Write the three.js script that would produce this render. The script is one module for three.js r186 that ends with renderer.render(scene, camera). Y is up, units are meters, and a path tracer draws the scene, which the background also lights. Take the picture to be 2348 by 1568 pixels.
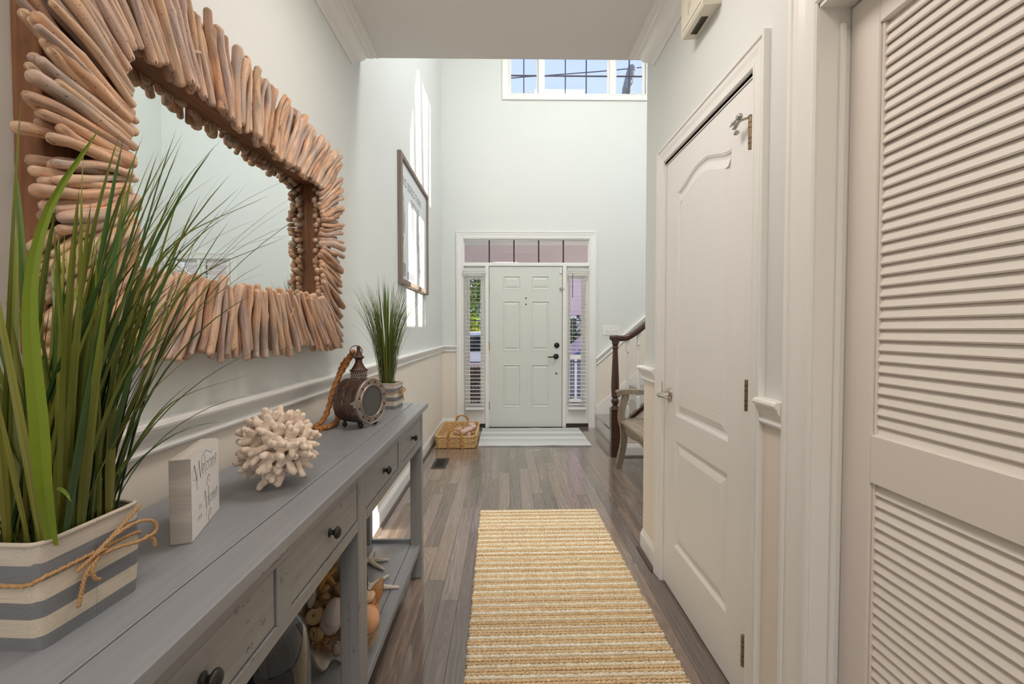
import * as THREE from 'three';
import { mergeGeometries } from 'three/addons/utils/BufferGeometryUtils.js';
import { MarchingCubes } from 'three/addons/objects/MarchingCubes.js';
import { RectAreaLightUniformsLib } from 'three/addons/lights/RectAreaLightUniformsLib.js';

// ------------------------------------------------------------------ camera, sky, sun, large lights, exposure
const scene = new THREE.Scene();
const FOCAL = 1030, EYE = 1.245;
const camera = new THREE.PerspectiveCamera((2 * Math.atan(784 / FOCAL) * 180) / Math.PI, 2348 / 1568, 0.05, 300);
camera.rotation.order = 'YXZ';
camera.position.set(0, EYE, 0);
camera.rotation.set(-Math.atan(29 / FOCAL), -Math.atan(14 / FOCAL), 0);
scene.add(camera);

const renderer = new THREE.WebGLRenderer({ antialias: true });
renderer.toneMapping = THREE.LinearToneMapping;
renderer.toneMappingExposure = 1.45;
renderer.shadowMap.enabled = true;
RectAreaLightUniformsLib.init();

const SKY = { high: [0.36, 0.49, 0.9], low: [0.62, 0.72, 0.95], ground: [0.3, 0.3, 0.28], strength: 1.0 };
const SUN = { towards: [3.49, 1.63, -0.5], color: 0xfff3e0, intensity: 8 };
const UNSEEN_LAMP = { foyer: 21, hall: 7.8, living: 9 };  // strengths of the unseen ceiling lamps
{
  const W = 64, H = 128, data = new Float32Array(W * H * 4);
  for (let j = 0; j < H; j++) {
    const up = ((j + 0.5) / H - 0.5) * Math.PI, t = Math.pow(Math.max(0, Math.sin(up)), 0.55);
    for (let i = 0; i < W; i++) for (let c = 0; c < 4; c++) data[(j * W + i) * 4 + c] = c === 3 ? 1 : up < 0 ? SKY.ground[c] : SKY.low[c] + (SKY.high[c] - SKY.low[c]) * t;
  }
  const t = new THREE.DataTexture(data, W, H, THREE.RGBAFormat, THREE.FloatType);
  t.mapping = THREE.EquirectangularReflectionMapping; t.magFilter = t.minFilter = THREE.LinearFilter; t.wrapS = THREE.RepeatWrapping; t.needsUpdate = true;
  scene.background = t; scene.backgroundIntensity = SKY.strength;
}
const sun = new THREE.DirectionalLight(SUN.color, SUN.intensity);
sun.name = 'sun';
sun.position.set(...SUN.towards).multiplyScalar(8); sun.target.position.set(0, 1, -4);
sun.position.add(sun.target.position);
sun.castShadow = true; sun.shadow.mapSize.set(4096, 4096);
Object.assign(sun.shadow.camera, { left: -9, right: 9, top: 9, bottom: -9, near: 1, far: 80 });
scene.add(sun, sun.target);

// ------------------------------------------------------------------ helpers
const rng = (seed) => () => { seed = (seed + 0x6d2b79f5) | 0; let t = Math.imul(seed ^ (seed >>> 15), 1 | seed); t = (t + Math.imul(t ^ (t >>> 7), 61 | t)) ^ t; return ((t ^ (t >>> 14)) >>> 0) / 4294967296; };
const lerp = (a, b, t) => a + (b - a) * t, clamp = (x, a = 0, b = 1) => Math.min(b, Math.max(a, x)), smooth = (a, b, x) => { const t = clamp((x - a) / (b - a)); return t * t * (3 - 2 * t); };
const V = (x, y, d) => new THREE.Vector3(x, y, -d);           // d is the distance down the hall, away from the camera
const hash = (x, y, s = 0) => { let h = Math.imul(x, 374761393) + Math.imul(y, 668265263) + Math.imul(s, 974634777); h = Math.imul(h ^ (h >>> 13), 1274126177); return ((h ^ (h >>> 16)) >>> 0) / 4294967296; };
function noise(x, y, px = 1e6, py = 1e6, s = 0) {              // value noise that repeats after px, py cells
  const ix = Math.floor(x), iy = Math.floor(y), fx = x - ix, fy = y - iy, u = fx * fx * (3 - 2 * fx), v = fy * fy * (3 - 2 * fy), m = (a, p) => ((a % p) + p) % p;
  const a = hash(m(ix, px), m(iy, py), s), b = hash(m(ix + 1, px), m(iy, py), s), c = hash(m(ix, px), m(iy + 1, py), s), d = hash(m(ix + 1, px), m(iy + 1, py), s);
  return lerp(lerp(a, b, u), lerp(c, d, u), v);
}
const fbm = (x, y, px, py, s = 0, n = 4) => { let t = 0, a = 0.5; for (let i = 0; i < n; i++, a *= 0.5, x *= 2, y *= 2, px *= 2, py *= 2) t += a * noise(x, y, px, py, s + i); return t; };
const used = new Map();
const numbered = (n) => { const k = used.get(n) ?? 0; used.set(n, k + 1); return k ? n + '_' + String(k).padStart(3, '0') : n; };

function texture(w, h, f, { srgb = true, size = [1, 1] } = {}) {   // f(u, v) -> [r, g, b] in 0..1; size in metres
  const data = new Uint8Array(w * h * 4);
  for (let j = 0; j < h; j++) for (let i = 0; i < w; i++) { const c = f((i + 0.5) / w, (j + 0.5) / h, i, j), o = (j * w + i) * 4; data[o] = clamp(c[0]) * 255; data[o + 1] = clamp(c[1]) * 255; data[o + 2] = clamp(c[2]) * 255; data[o + 3] = 255; }
  const t = new THREE.DataTexture(data, w, h);
  t.colorSpace = srgb ? THREE.SRGBColorSpace : THREE.NoColorSpace; t.wrapS = t.wrapT = THREE.RepeatWrapping; t.magFilter = THREE.LinearFilter; t.minFilter = THREE.LinearMipmapLinearFilter; t.generateMipmaps = true;
  t.repeat.set(1 / size[0], 1 / size[1]); t.needsUpdate = true;
  return t;
}
function canvasTexture(w, h, draw) {
  const c = document.createElement('canvas'); c.width = w; c.height = h; draw(c.getContext('2d'), w, h);
  const t = new THREE.CanvasTexture(c); t.colorSpace = THREE.SRGBColorSpace; return t;
}
const std = (o) => new THREE.MeshStandardMaterial({ side: THREE.DoubleSide, roughness: 0.6, ...o });
const phys = (o) => new THREE.MeshPhysicalMaterial({ side: THREE.DoubleSide, roughness: 0.6, ...o });

// geometry: everything ends as a flat list of triangles with position, normal, uv
function raw(pos, uv, normal) {
  const g = new THREE.BufferGeometry();
  g.setAttribute('position', new THREE.Float32BufferAttribute(pos, 3));
  g.setAttribute('uv', new THREE.Float32BufferAttribute(uv ?? new Float32Array((pos.length / 3) * 2), 2));
  if (normal) g.setAttribute('normal', new THREE.Float32BufferAttribute(normal, 3)); else g.computeVertexNormals();
  return g;
}
function plain(g) {
  const n = g.index ? g.toNonIndexed() : g;
  for (const k of Object.keys(n.attributes)) if (!['position', 'normal', 'uv'].includes(k)) n.deleteAttribute(k);
  if (!n.attributes.normal) n.computeVertexNormals();
  if (!n.attributes.uv) n.setAttribute('uv', new THREE.Float32BufferAttribute(new Float32Array(n.attributes.position.count * 2), 2));
  return n;
}
function orient(g) {                                           // faces of a closed body look outward
  const p = g.attributes.position.array; let v = 0;
  for (let i = 0; i < p.length; i += 9) v += p[i] * (p[i + 4] * p[i + 8] - p[i + 5] * p[i + 7]) - p[i + 1] * (p[i + 3] * p[i + 8] - p[i + 5] * p[i + 6]) + p[i + 2] * (p[i + 3] * p[i + 7] - p[i + 4] * p[i + 6]);
  if (v < 0) for (const k of ['position', 'normal', 'uv']) {
    const a = g.attributes[k], n = a.itemSize, r = a.array, s = k === 'normal' ? -1 : 1;
    for (let i = 0; i < r.length; i += 3 * n) for (let c = 0; c < n; c++) { const t = r[i + n + c]; r[i + n + c] = s * r[i + 2 * n + c]; r[i + 2 * n + c] = s * t; if (s < 0) r[i + c] = -r[i + c]; }
  }
  return g;
}
function boxUV(g, grain = 'z', shift = [0, 0]) {               // uv in metres, u along the grain
  const p = g.attributes.position, uv = g.attributes.uv, ax = { x: 0, y: 1, z: 2 }, a = new THREE.Vector3(), b = new THREE.Vector3(), c = new THREE.Vector3();
  for (let i = 0; i < p.count; i += 3) {
    a.fromBufferAttribute(p, i); b.fromBufferAttribute(p, i + 1).sub(a); c.fromBufferAttribute(p, i + 2).sub(a); b.cross(c);
    const n = [Math.abs(b.x), Math.abs(b.y), Math.abs(b.z)], k = n.indexOf(Math.max(...n)), left = [0, 1, 2].filter((q) => q !== k), u = left.includes(ax[grain]) ? ax[grain] : left[1], v = left.find((q) => q !== u);
    for (let j = 0; j < 3; j++) { a.fromBufferAttribute(p, i + j); uv.setXY(i + j, a.getComponent(u) + shift[0], a.getComponent(v) + shift[1]); }
  }
  return g;
}
function chamfered(w, h, l, c) {                               // box centred at 0 with chamfered edges
  if (c <= 0) return plain(new THREE.BoxGeometry(w, h, l));
  const H = [w / 2, h / 2, l / 2], vert = (s, k) => s.map((q, i) => q * (i === k ? H[i] : H[i] - c)), tri = [];
  const quad = (a, b, d, e) => tri.push(...a, ...b, ...d, ...a, ...d, ...e);
  for (let k = 0; k < 3; k++) for (const q of [-1, 1]) {
    const [i, j] = [(k + 1) % 3, (k + 2) % 3], s = (x, y) => { const r = [0, 0, 0]; r[k] = q; r[i] = x * q; r[j] = y; return r; };
    quad(vert(s(-1, -1), k), vert(s(1, -1), k), vert(s(1, 1), k), vert(s(-1, 1), k));
  }
  for (let k = 0; k < 3; k++) for (const x of [-1, 1]) for (const y of [-1, 1]) {
    const [i, j] = [(k + 1) % 3, (k + 2) % 3], s = (z) => { const r = [0, 0, 0]; r[k] = z; r[i] = x; r[j] = y; return r; }, A = [vert(s(-1), i), vert(s(-1), j), vert(s(1), j), vert(s(1), i)];
    x * y > 0 ? quad(A[0], A[1], A[2], A[3]) : quad(A[3], A[2], A[1], A[0]);
  }
  for (const x of [-1, 1]) for (const y of [-1, 1]) for (const z of [-1, 1]) { const s = [x, y, z], A = [0, 1, 2].map((k) => vert(s, k)); x * y * z > 0 ? tri.push(...A[0], ...A[1], ...A[2]) : tri.push(...A[0], ...A[2], ...A[1]); }
  return raw(tri);
}
const box = (x0, x1, y0, y1, d0, d1, c = 0, grain = 'z') => boxUV(chamfered(Math.abs(x1 - x0), Math.abs(y1 - y0), Math.abs(d1 - d0), c).translate((x0 + x1) / 2, (y0 + y1) / 2, -(d0 + d1) / 2), grain);
// a profile (closed outline of [a, b]) swept straight from s0 to s1; the ends are cut at slopes m0, m1 over a
function prism(poly, s0, s1, at, m0 = 0, m1 = 0, grain = 'z') {
  const pos = [], P = ([a, b], e) => { const s = e ? s1 + m1 * a : s0 + m0 * a; return at(a, b, s).toArray(); }, n = poly.length;
  for (let i = 0; i < n; i++) { const A = poly[i], B = poly[(i + 1) % n], a = P(A, 0), b = P(B, 0), c = P(B, 1), d = P(A, 1); pos.push(...a, ...b, ...c, ...a, ...c, ...d); }
  const tri = THREE.ShapeUtils.triangulateShape(poly.map(([a, b]) => new THREE.Vector2(a, b)), []);
  for (const t of tri) { pos.push(...P(poly[t[0]], 0), ...P(poly[t[2]], 0), ...P(poly[t[1]], 0)); pos.push(...P(poly[t[0]], 1), ...P(poly[t[1]], 1), ...P(poly[t[2]], 1)); }
  return boxUV(fixCaps(raw(pos), n), grain);
}
function fixCaps(g, n) {                                       // make the winding of the caps agree with the sides, then look outward
  const p = g.attributes.position.array; let side = 0, cap = 0;
  const vol = (i) => p[i] * (p[i + 4] * p[i + 8] - p[i + 5] * p[i + 7]) - p[i + 1] * (p[i + 3] * p[i + 8] - p[i + 5] * p[i + 6]) + p[i + 2] * (p[i + 3] * p[i + 7] - p[i + 4] * p[i + 6]);
  const c = new THREE.Vector3(); for (let i = 0; i < n * 18; i += 3) c.add(new THREE.Vector3(p[i], p[i + 1], p[i + 2])); c.divideScalar(n * 6);
  for (let i = 0; i < p.length; i += 3) { p[i] -= c.x; p[i + 1] -= c.y; p[i + 2] -= c.z; }
  for (let i = 0; i < n * 18; i += 9) side += vol(i);
  for (let i = n * 18; i < p.length; i += 9) cap += vol(i);
  if (side * cap < 0) for (let i = n * 18; i < p.length; i += 9) for (let k = 0; k < 3; k++) { const t = p[i + 3 + k]; p[i + 3 + k] = p[i + 6 + k]; p[i + 6 + k] = t; }
  g.computeVertexNormals(); orient(g);
  for (let i = 0; i < p.length; i += 3) { p[i] += c.x; p[i + 1] += c.y; p[i + 2] += c.z; }
  return g;
}
function slab(shape, depth, at, bevel = 0) {                   // an outline with holes, given thickness; at(a, b, s) places it
  const g = plain(new THREE.ExtrudeGeometry(shape, { depth, bevelEnabled: bevel > 0, bevelSize: bevel, bevelThickness: bevel, bevelSegments: 2, curveSegments: 10 })), p = g.attributes.position;
  for (let i = 0; i < p.count; i++) { const v = at(p.getX(i), p.getY(i), p.getZ(i)); p.setXYZ(i, v.x, v.y, v.z); }
  g.computeVertexNormals();
  return boxUV(orient(g));
}
const outline = (pts, holes = []) => { const s = new THREE.Shape(pts.map(([a, b]) => new THREE.Vector2(a, b))); for (const h of holes) s.holes.push(new THREE.Path(h.map(([a, b]) => new THREE.Vector2(a, b)))); return s; };
const rect = (a0, a1, b0, b1) => [[a0, b0], [a1, b0], [a1, b1], [a0, b1]];
// grid of points -> surface with smooth normals
function sheet(nu, nv, f, { closeU = false, closeV = false } = {}) {
  const g = new THREE.BufferGeometry(), pos = [], uv = [], idx = [];
  for (let j = 0; j <= nv; j++) for (let i = 0; i <= nu; i++) { const r = f(i / nu, j / nv); pos.push(r[0].x, r[0].y, r[0].z); uv.push(r[1] ?? i / nu, r[2] ?? j / nv); }
  const W = nu + 1, at = (i, j) => (closeV && j === nv ? 0 : j) * W + (closeU && i === nu ? 0 : i);
  for (let j = 0; j < nv; j++) for (let i = 0; i < nu; i++) { const a = at(i, j), b = at(i + 1, j), c = at(i + 1, j + 1), d = at(i, j + 1); idx.push(a, b, c, a, c, d); }
  const gg = g.setAttribute('position', new THREE.Float32BufferAttribute(pos, 3)); gg.setIndex(idx); gg.computeVertexNormals();
  const n = gg.attributes.normal;
  if (closeU) for (let j = 0; j <= nv; j++) n.setXYZ(j * W + nu, n.getX(j * W), n.getY(j * W), n.getZ(j * W));
  gg.setAttribute('uv', new THREE.Float32BufferAttribute(uv, 2));
  gg.setIndex((() => { const k = []; for (let j = 0; j < nv; j++) for (let i = 0; i < nu; i++) { const a = j * W + i, b = a + 1, c = b + W, d = a + W; k.push(a, b, c, a, c, d); } return k; })());
  return plain(gg);
}
// a tube through points; radius(t, angle) in metres; rounded ends
function tube(pts, radius, n = 16, m = 8, { closed = false, cap = true, squash = null } = {}) {
  const curve = new THREE.CatmullRomCurve3(pts, closed, 'centripetal'), fr = curve.computeFrenetFrames(n, closed), r = typeof radius === 'function' ? radius : () => radius, L = curve.getLength();
  const stops = []; for (let j = 0; j <= n; j++) stops.push([j / n, 1, 0]);
  if (cap && !closed) { for (const q of [0.86, 0.5, 0.02]) { const o = Math.sqrt(1 - q * q); stops.unshift([0, q, -o]); stops.push([1, q, o]); } }
  return orient(sheet(m, stops.length - 1, (u, v) => {
    const k = Math.round(v * (stops.length - 1)), [t, q, o] = stops[k], i = Math.round(t * n), p = curve.getPointAt(closed && t === 1 ? 0 : t), ang = u * Math.PI * 2, rr = r(t, ang) * q;
    const N = fr.normals[i], B = fr.binormals[i], T = fr.tangents[i], sq = squash ?? [1, 1];
    p.addScaledVector(N, Math.cos(ang) * rr * sq[0]).addScaledVector(B, Math.sin(ang) * rr * sq[1]).addScaledVector(T, o * r(t, 0) * 0.8);
    return [p, t * L, (u * 2 * Math.PI) * 0.01];
  }, { closeU: true }));
}
const lathe = (prof, m = 32) => orient(plain(new THREE.LatheGeometry(prof.map(([r, y]) => new THREE.Vector2(Math.max(r, 1e-4), y)), m)));
const creased = (prof) => prof.flatMap((p, i) => (i && i < prof.length - 1 ? [p, p] : [p]));
function blob(bones, size, res, k = 250, extra = null) {       // capsules [a, b, ra, rb] joined smoothly into one surface, centred at 0, within +-size
  const mc = new MarchingCubes(res, new THREE.MeshBasicMaterial(), false, false, 400000), f = new Float32Array(res ** 3), half = res / 2, cell = size / half, d = new THREE.Vector3(), p = new THREE.Vector3();
  for (const [a, b, ra, rb] of bones) {
    const R = Math.max(ra, rb) + 4 / k, lo = a.clone().min(b).subScalar(R), hi = a.clone().max(b).addScalar(R), ab = b.clone().sub(a), L2 = Math.max(ab.lengthSq(), 1e-12);
    const q = (x) => clamp(Math.round(x / cell + half), 1, res - 2);
    for (let z = q(lo.z); z <= q(hi.z); z++) for (let y = q(lo.y); y <= q(hi.y); y++) for (let x = q(lo.x); x <= q(hi.x); x++) {
      p.set((x - half) * cell, (y - half) * cell, (z - half) * cell); const t = clamp(d.copy(p).sub(a).dot(ab) / L2); d.copy(a).addScaledVector(ab, t);
      f[x + res * (y + res * z)] += Math.exp(-k * (p.distanceTo(d) - lerp(ra, rb, t)));
    }
  }
  mc.isolation = 0;
  for (let i = 0; i < f.length; i++) {
    let v = f[i] > 0 ? Math.log(f[i]) / k : -0.05;
    if (extra && v > -0.02) { const x = i % res, y = Math.floor(i / res) % res, z = Math.floor(i / res / res); v += extra((x - half) * cell, (y - half) * cell, (z - half) * cell); }
    mc.field[i] = v;
  }
  mc.update();
  const n = mc.count, pos = Float32Array.from(mc.positionArray.slice(0, n * 3)).map((x) => x * size), nor = Float32Array.from(mc.normalArray.slice(0, n * 3)), uv = new Float32Array(n * 2);
  for (let i = 0; i < n; i++) { uv[i * 2] = pos[i * 3]; uv[i * 2 + 1] = pos[i * 3 + 1]; }
  const g = raw(pos, uv, nor);
  let s = 0; const P = g.attributes.position.array;
  for (let i = 0; i < n; i += 50) s += P[i * 3] * nor[i * 3] + P[i * 3 + 1] * nor[i * 3 + 1] + P[i * 3 + 2] * nor[i * 3 + 2];
  return orient(g);
}
function mesh(name, geos, m, parent) {
  const list = [].concat(geos), g = list.length > 1 ? mergeGeometries(list.map(plain)) : list[0], o = new THREE.Mesh(g, m);
  o.castShadow = o.receiveShadow = true; o.name = parent ? name : numbered(name);
  (parent ?? scene).add(o); return o;
}
const tag = (o, label, category, group) => { o.userData = { label, category, ...(group ? { group } : {}) }; return o; };
function thing(name, label, category, [x, y, d] = [0, 0, 0], turn = 0, group) {
  const o = new THREE.Group(); o.name = numbered(name); o.position.set(x, y, -d); o.rotation.y = turn; scene.add(o);
  return tag(o, label, category, group);
}
function struct(name, geos, m) { const o = geos ? mesh(name, geos, m) : new THREE.Group(); if (!geos) { o.name = name; scene.add(o); } o.userData = { kind: 'structure' }; return o; }

// ------------------------------------------------------------------ materials
const wallPaint = std({ color: '#e4e7e4', roughness: 0.75 }), cream = std({ color: '#f1e8db', roughness: 0.7 }), trimPaint = phys({ color: '#f3f2ee', roughness: 0.34 }), ceilingPaint = std({ color: '#efedea', roughness: 0.9 });
const doorPaint = phys({ color: '#dfe2db', roughness: 0.45 }), blackMetal = std({ color: '#2b2b2a', roughness: 0.45, metalness: 0.5 }), nickel = std({ color: '#b9b2a6', roughness: 0.28, metalness: 1 }), bronze = std({ color: '#9a856c', roughness: 0.35, metalness: 0.9 });
const steel = std({ color: '#bdbdb8', roughness: 0.3, metalness: 1 }), brass = std({ color: '#b49a6a', roughness: 0.4, metalness: 0.9 });
const glass = phys({ color: '#ffffff', roughness: 0, transmission: 1, thickness: 0, ior: 1.5 });
const darkMuntin = std({ color: '#4a4750', roughness: 0.5 });
const whiteDoorGrain = texture(256, 512, (u, v) => { const g = 0.5 * noise(u * 90, v * 5, 90, 5, 3) + 0.5 * noise(u * 40, v * 3, 40, 3, 9); return [g, g, g]; }, { srgb: false, size: [0.5, 1] });
const whiteDoor = phys({ color: '#f4f2ef', roughness: 0.42, bumpMap: whiteDoorGrain, bumpScale: 0.0005 });
const louvrePaint = phys({ color: '#eee6de', roughness: 0.5 });

// floor boards: lanes of plain-sawn oak, each lane one board wide, grey-brown stain
const BOARD = 0.083, LANES = 12, LANE_LEN = 1.6;
const floorTex = texture(1536, 1152, (u, v) => {
  const lane = Math.min(LANES - 1, Math.floor(v * LANES)), y = (v * LANES - lane - 0.5) * BOARD, r = (k) => hash(lane, k, 77), x = u * LANE_LEN;
  const mid = (r(1) - 0.5) * 0.05 + (noise(u * 4, lane * 7.3, 4, 1e6, 5) - 0.5) * 0.04, tall = 0.02 + 0.11 * noise(u * 3, lane * 3.1, 3, 1e6, 8) * (0.4 + r(2)), wob = (fbm(u * 9, y * 70 + lane * 40, 9, 1e6, 2, 3) - 0.5) * 0.016;
  const ring = Math.hypot(y - mid, tall * 0.42) + wob, lines = Math.pow(0.5 + 0.5 * Math.sin(ring * 720), 2.2), pore = noise(u * 260, y * 2600 + lane * 300, 260, 1e6, 4), streak = fbm(u * 4, y * 110 + lane * 90, 4, 1e6, 6, 4);
  const tone = 0.88 + (r(3) - 0.5) * 0.2, k = tone * (0.93 - 0.16 * (1 - lines) * (0.35 + 0.65 * r(5)) + (streak - 0.47) * 0.3 - 0.05 * (pore > 0.76 ? 1 : 0)), warm = (r(4) - 0.5) * 0.05;
  return [k * (0.672 + warm * 0.8), k * (0.59 + warm * 0.3), k * (0.537 - warm * 0.5)];
}, { size: [LANE_LEN, BOARD * LANES] });
const floorRough = texture(256, 256, (u, v) => { const g = 0.42 + 0.3 * (fbm(u * 6, v * 60, 6, 60, 3, 3) - 0.45); return [g, g, g]; }, { srgb: false, size: [1, 0.5] });
const floorWood = phys({ map: floorTex, roughness: 0.55, roughnessMap: floorRough, clearcoat: 1, clearcoatRoughness: 0.12 });
const shoeWood = std({ color: '#5e5249', roughness: 0.5 });

// ------------------------------------------------------------------ setting: floor
const L = -0.8, RW = 0.775, FRONT = 5.65, ENDR = 2.49, STAIRX = 2.69, UP = 5.5, CEIL = 2.74;
{
  const floor = struct('floor');
  mesh('subfloor', [box(-3.2, 3.6, -0.12, -0.0045, -6.2, 0.9), box(-1, 2.9, -0.12, -0.0045, 0.9, 5.8)], std({ color: '#4a423c' }), floor);
  const R = rng(11);
  mesh('floor_finish', boxUV(plain(new THREE.PlaneGeometry(6.6, 7).rotateX(-Math.PI / 2).translate(0.2, -0.0005, 2.6)), 'z'), floorWood, floor);
  const board = (x0, x1, d0, d1) => {
    const y = -0.0005 - R() * 0.0004, h = 0.004, c = 0.0011, lane = Math.floor(R() * LANES), off = R() * LANE_LEN, pos = [], uv = [], a = [[x0 + 0.0002, y - c, d0], [x1 - 0.0002, y - c, d0], [x1 - 0.0002, y - c, d1], [x0 + 0.0002, y - c, d1]], b = [[x0 + c, y, d0 + c], [x1 - c, y, d0 + c], [x1 - c, y, d1 - c], [x0 + c, y, d1 - c]], lo = a.map(([x, , d]) => [x, y - h, d]);
    const put = (...q) => { for (const i of [0, 1, 2, 0, 2, 3]) { pos.push(q[i][0], q[i][1], -q[i][2]); uv.push(off + q[i][2], lane * BOARD + clamp(q[i][0] - x0, 0.001, BOARD - 0.001)); } };
    put(...b); for (let i = 0; i < 4; i++) { const j = (i + 1) % 4; put(a[i], a[j], b[j], b[i]); put(lo[i], lo[j], a[j], a[i]); }
    mesh('floor_board', raw(pos, uv), floorWood, floor);
  };
  const run = (x0, x1, d0, d1) => { for (let d = d0 - R() * 0.6; d < d1 - 0.01;) { const n = 0.55 + R() * 0.85; let e = d + n; if (d1 - e < 0.25) e = d1; if (e > d0) board(x0, x1, Math.max(d, d0), Math.min(e, d1)); d = e; } };
  for (let x = L - 0.002; x < RW; x += BOARD) run(x, Math.min(x + BOARD, x > 0.7 ? RW + 0.03 : 9), 0.9, FRONT + 0.06);
  for (let x = L - 0.002 + BOARD * 19; x < 1.62; x += BOARD) run(x, x + BOARD, ENDR - 0.03, FRONT + 0.06);
  mesh('floor_boards_beyond', [box(L - 0.002 + BOARD * 30 - 0.083, STAIRX, -0.0045, -0.0005, ENDR, FRONT)], floorWood, floor);
}

// walls
const inLeft = (a, b, s) => V(L + a, b, s), inRight = (a, b, s) => V(RW - a, b, s), inFront = (a, b, s) => V(s, b, FRONT - a);
{
  const w = struct('wall_left');
  mesh('plaster', box(L - 0.12, L, -0.1, UP + 0.1, -1, FRONT + 0.14), wallPaint, w);
  mesh('wainscot', box(L, L + 0.003, 0.1, 1.0, -1, FRONT), cream, w);
}
const SLOPE = 0.866, RAILY = 0.965, RAILH = 0.078;
{
  const w = struct('wall_front');
  mesh('plaster', slab(outline(rect(L - 0.12, STAIRX + 0.12, -0.1, UP + 0.1), [rect(-0.545, 1.06, 0.0, 2.395), rect(0.03, 1.75, 4.15, 5.2), rect(1.86, 2.6, 1.4, 2.12)]), 0.14, (a, b, s) => V(a, b, FRONT + 0.14 - s)), wallPaint, w);
  mesh('wainscot', box(L + 0.003, -0.61, 0.1, 1.0, FRONT - 0.003, FRONT), cream, w);
  mesh('stair_wainscot', slab(outline([[1.13, 0.1], [1.13, 0.86], [1.86, 0.86 + SLOPE * 0.73], [1.86, 1.4], [2.6, 1.4], [STAIRX, 2.2], [STAIRX, 0.1]]), 0.003, (a, b, s) => V(a, b, FRONT - s)), cream, w);
}
{
  const w = struct('wall_right');
  mesh('plaster', slab(outline([[-1, -0.1], [-0.2, -0.1], [-0.2, 2.04], [1.117, 2.04], [1.117, -0.1], [1.403, -0.1], [1.403, 2.04], [2.19, 2.04], [2.19, -0.1], [ENDR, -0.1], [ENDR, CEIL + 0.12], [-1, CEIL + 0.12]]), 0.115, (a, b, s) => V(RW + s, b, a)), wallPaint, w);
  mesh('wainscot', [box(RW - 0.003, RW, 0.1, 1.0, 2.2, ENDR), box(RW - 0.003, RW, 0.1, 1.0, 1.12, 1.4), box(RW - 0.003, RW, 0.1, 1.0, -1, -0.2), box(RW - 0.003, RW + 0.115, 0.1, 1.0, ENDR, ENDR + 0.003)], cream, w);
}
struct('wall_rear', [box(RW + 0.115, STAIRX + 0.12, -0.1, UP + 0.1, ENDR - 0.12, ENDR), box(L, RW + 0.115, CEIL + 0.12, UP + 0.1, ENDR - 0.12, 2.53)], wallPaint);
{
  const w = struct('wall_stair');
  mesh('plaster', slab(outline(rect(2.37, FRONT + 0.14, -0.1, UP + 0.1), [rect(4.3, 5.38, 4.17, 5.3), rect(4.12, 5.02, 2.9, 3.95), rect(2.98, 3.3, 1.54, 2.3)]), 0.12, (a, b, s) => V(STAIRX + s, b, a)), wallPaint, w);
}
struct('ceiling', [box(-3.2, 3.6, CEIL, CEIL + 0.12, -6.2, -1), box(L - 0.1, 2.1, CEIL, CEIL + 0.12, -1, 2.37), box(L, RW + 0.1, CEIL, CEIL + 0.12, 2.37, 2.53)], ceilingPaint);
struct('ceiling_foyer', box(L - 0.12, STAIRX + 0.12, UP, UP + 0.12, 2.37, FRONT + 0.14), ceilingPaint);
// unseen rooms: a closet, a powder room and the living room behind the camera, closed so that daylight enters only through windows
struct('wall_closet', [box(2.0, 2.1, -0.1, CEIL, -1, 2.4), box(0.89, 2.0, -0.1, CEIL, 1.2, 1.3), box(0.89, 2.0, -0.1, CEIL, -0.4, -0.3)], std({ color: '#cfc8bf', roughness: 0.8 }));
{
  const w = struct('wall_living');
  mesh('plaster', [box(-3.2, -3, -0.1, CEIL, -6.2, -0.9), box(3.5, 3.7, -0.1, CEIL, -6.2, -0.9), box(-3.2, L, -0.1, CEIL, -1.0, -0.88), box(RW, 3.7, -0.1, CEIL, -1.0, -0.88), slab(outline(rect(-3.2, 3.7, -0.1, CEIL + 0.1), [rect(-2, 2.3, 0.05, 2.3)]), 0.14, (a, b, s) => V(a, b, -6 - s))], wallPaint, w);
  mesh('unseen_window_frame', [box(-2, 2.3, 0.03, 0.09, -6.1, -6.03), box(-2, 2.3, 2.25, 2.3, -6.1, -6.03), ...[-2, -0.6, 0.85, 2.25].map((x) => box(x, x + 0.05, 0.09, 2.25, -6.1, -6.03))], trimPaint, w);  // unseen window behind the camera, placed to let skylight into the hall
  mesh('pane', box(-1.95, 2.25, 0.09, 2.25, -6.07, -6.065), glass, w);
}

// ------------------------------------------------------------------ trim
const railProfile = [[0, 0], [0.011, 0], [0.017, 0.004], [0.019, 0.01], [0.016, 0.016], [0.012, 0.019], [0.012, 0.024], [0.017, 0.033], [0.025, 0.043], [0.03, 0.053], [0.03, 0.058], [0.036, 0.06], [0.038, 0.067], [0.036, 0.074], [0.03, 0.078], [0, 0.078]];
const baseProfile = [[0, 0], [0.014, 0], [0.014, 0.092], [0.012, 0.096], [0.012, 0.102], [0.008, 0.108], [0.007, 0.116], [0.004, 0.124], [0, 0.125]];
const shoeProfile = [[0.014, 0], [0.032, 0], [0.031, 0.006], [0.027, 0.012], [0.021, 0.017], [0.014, 0.019]];
const lift = (prof, y) => prof.map(([a, b]) => [a, b + y]);
struct('trim_1', prism(lift(railProfile, RAILY), -1, FRONT, inLeft, 0, -1), trimPaint);                                        // chair rail, left wall
struct('trim_2', prism(lift(railProfile, RAILY), L, -0.612, inFront, 1, 0), trimPaint);                                          // chair rail, front wall
struct('trim_3', [prism(lift(railProfile, RAILY), 1.218, 1.329, inRight), prism(lift(railProfile, RAILY), 2.262, ENDR, inRight, 0, 1), prism(lift(railProfile, RAILY), RW, RW + 0.3, (a, b, s) => V(s, b, ENDR + a), -1, 0)], trimPaint);
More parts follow.
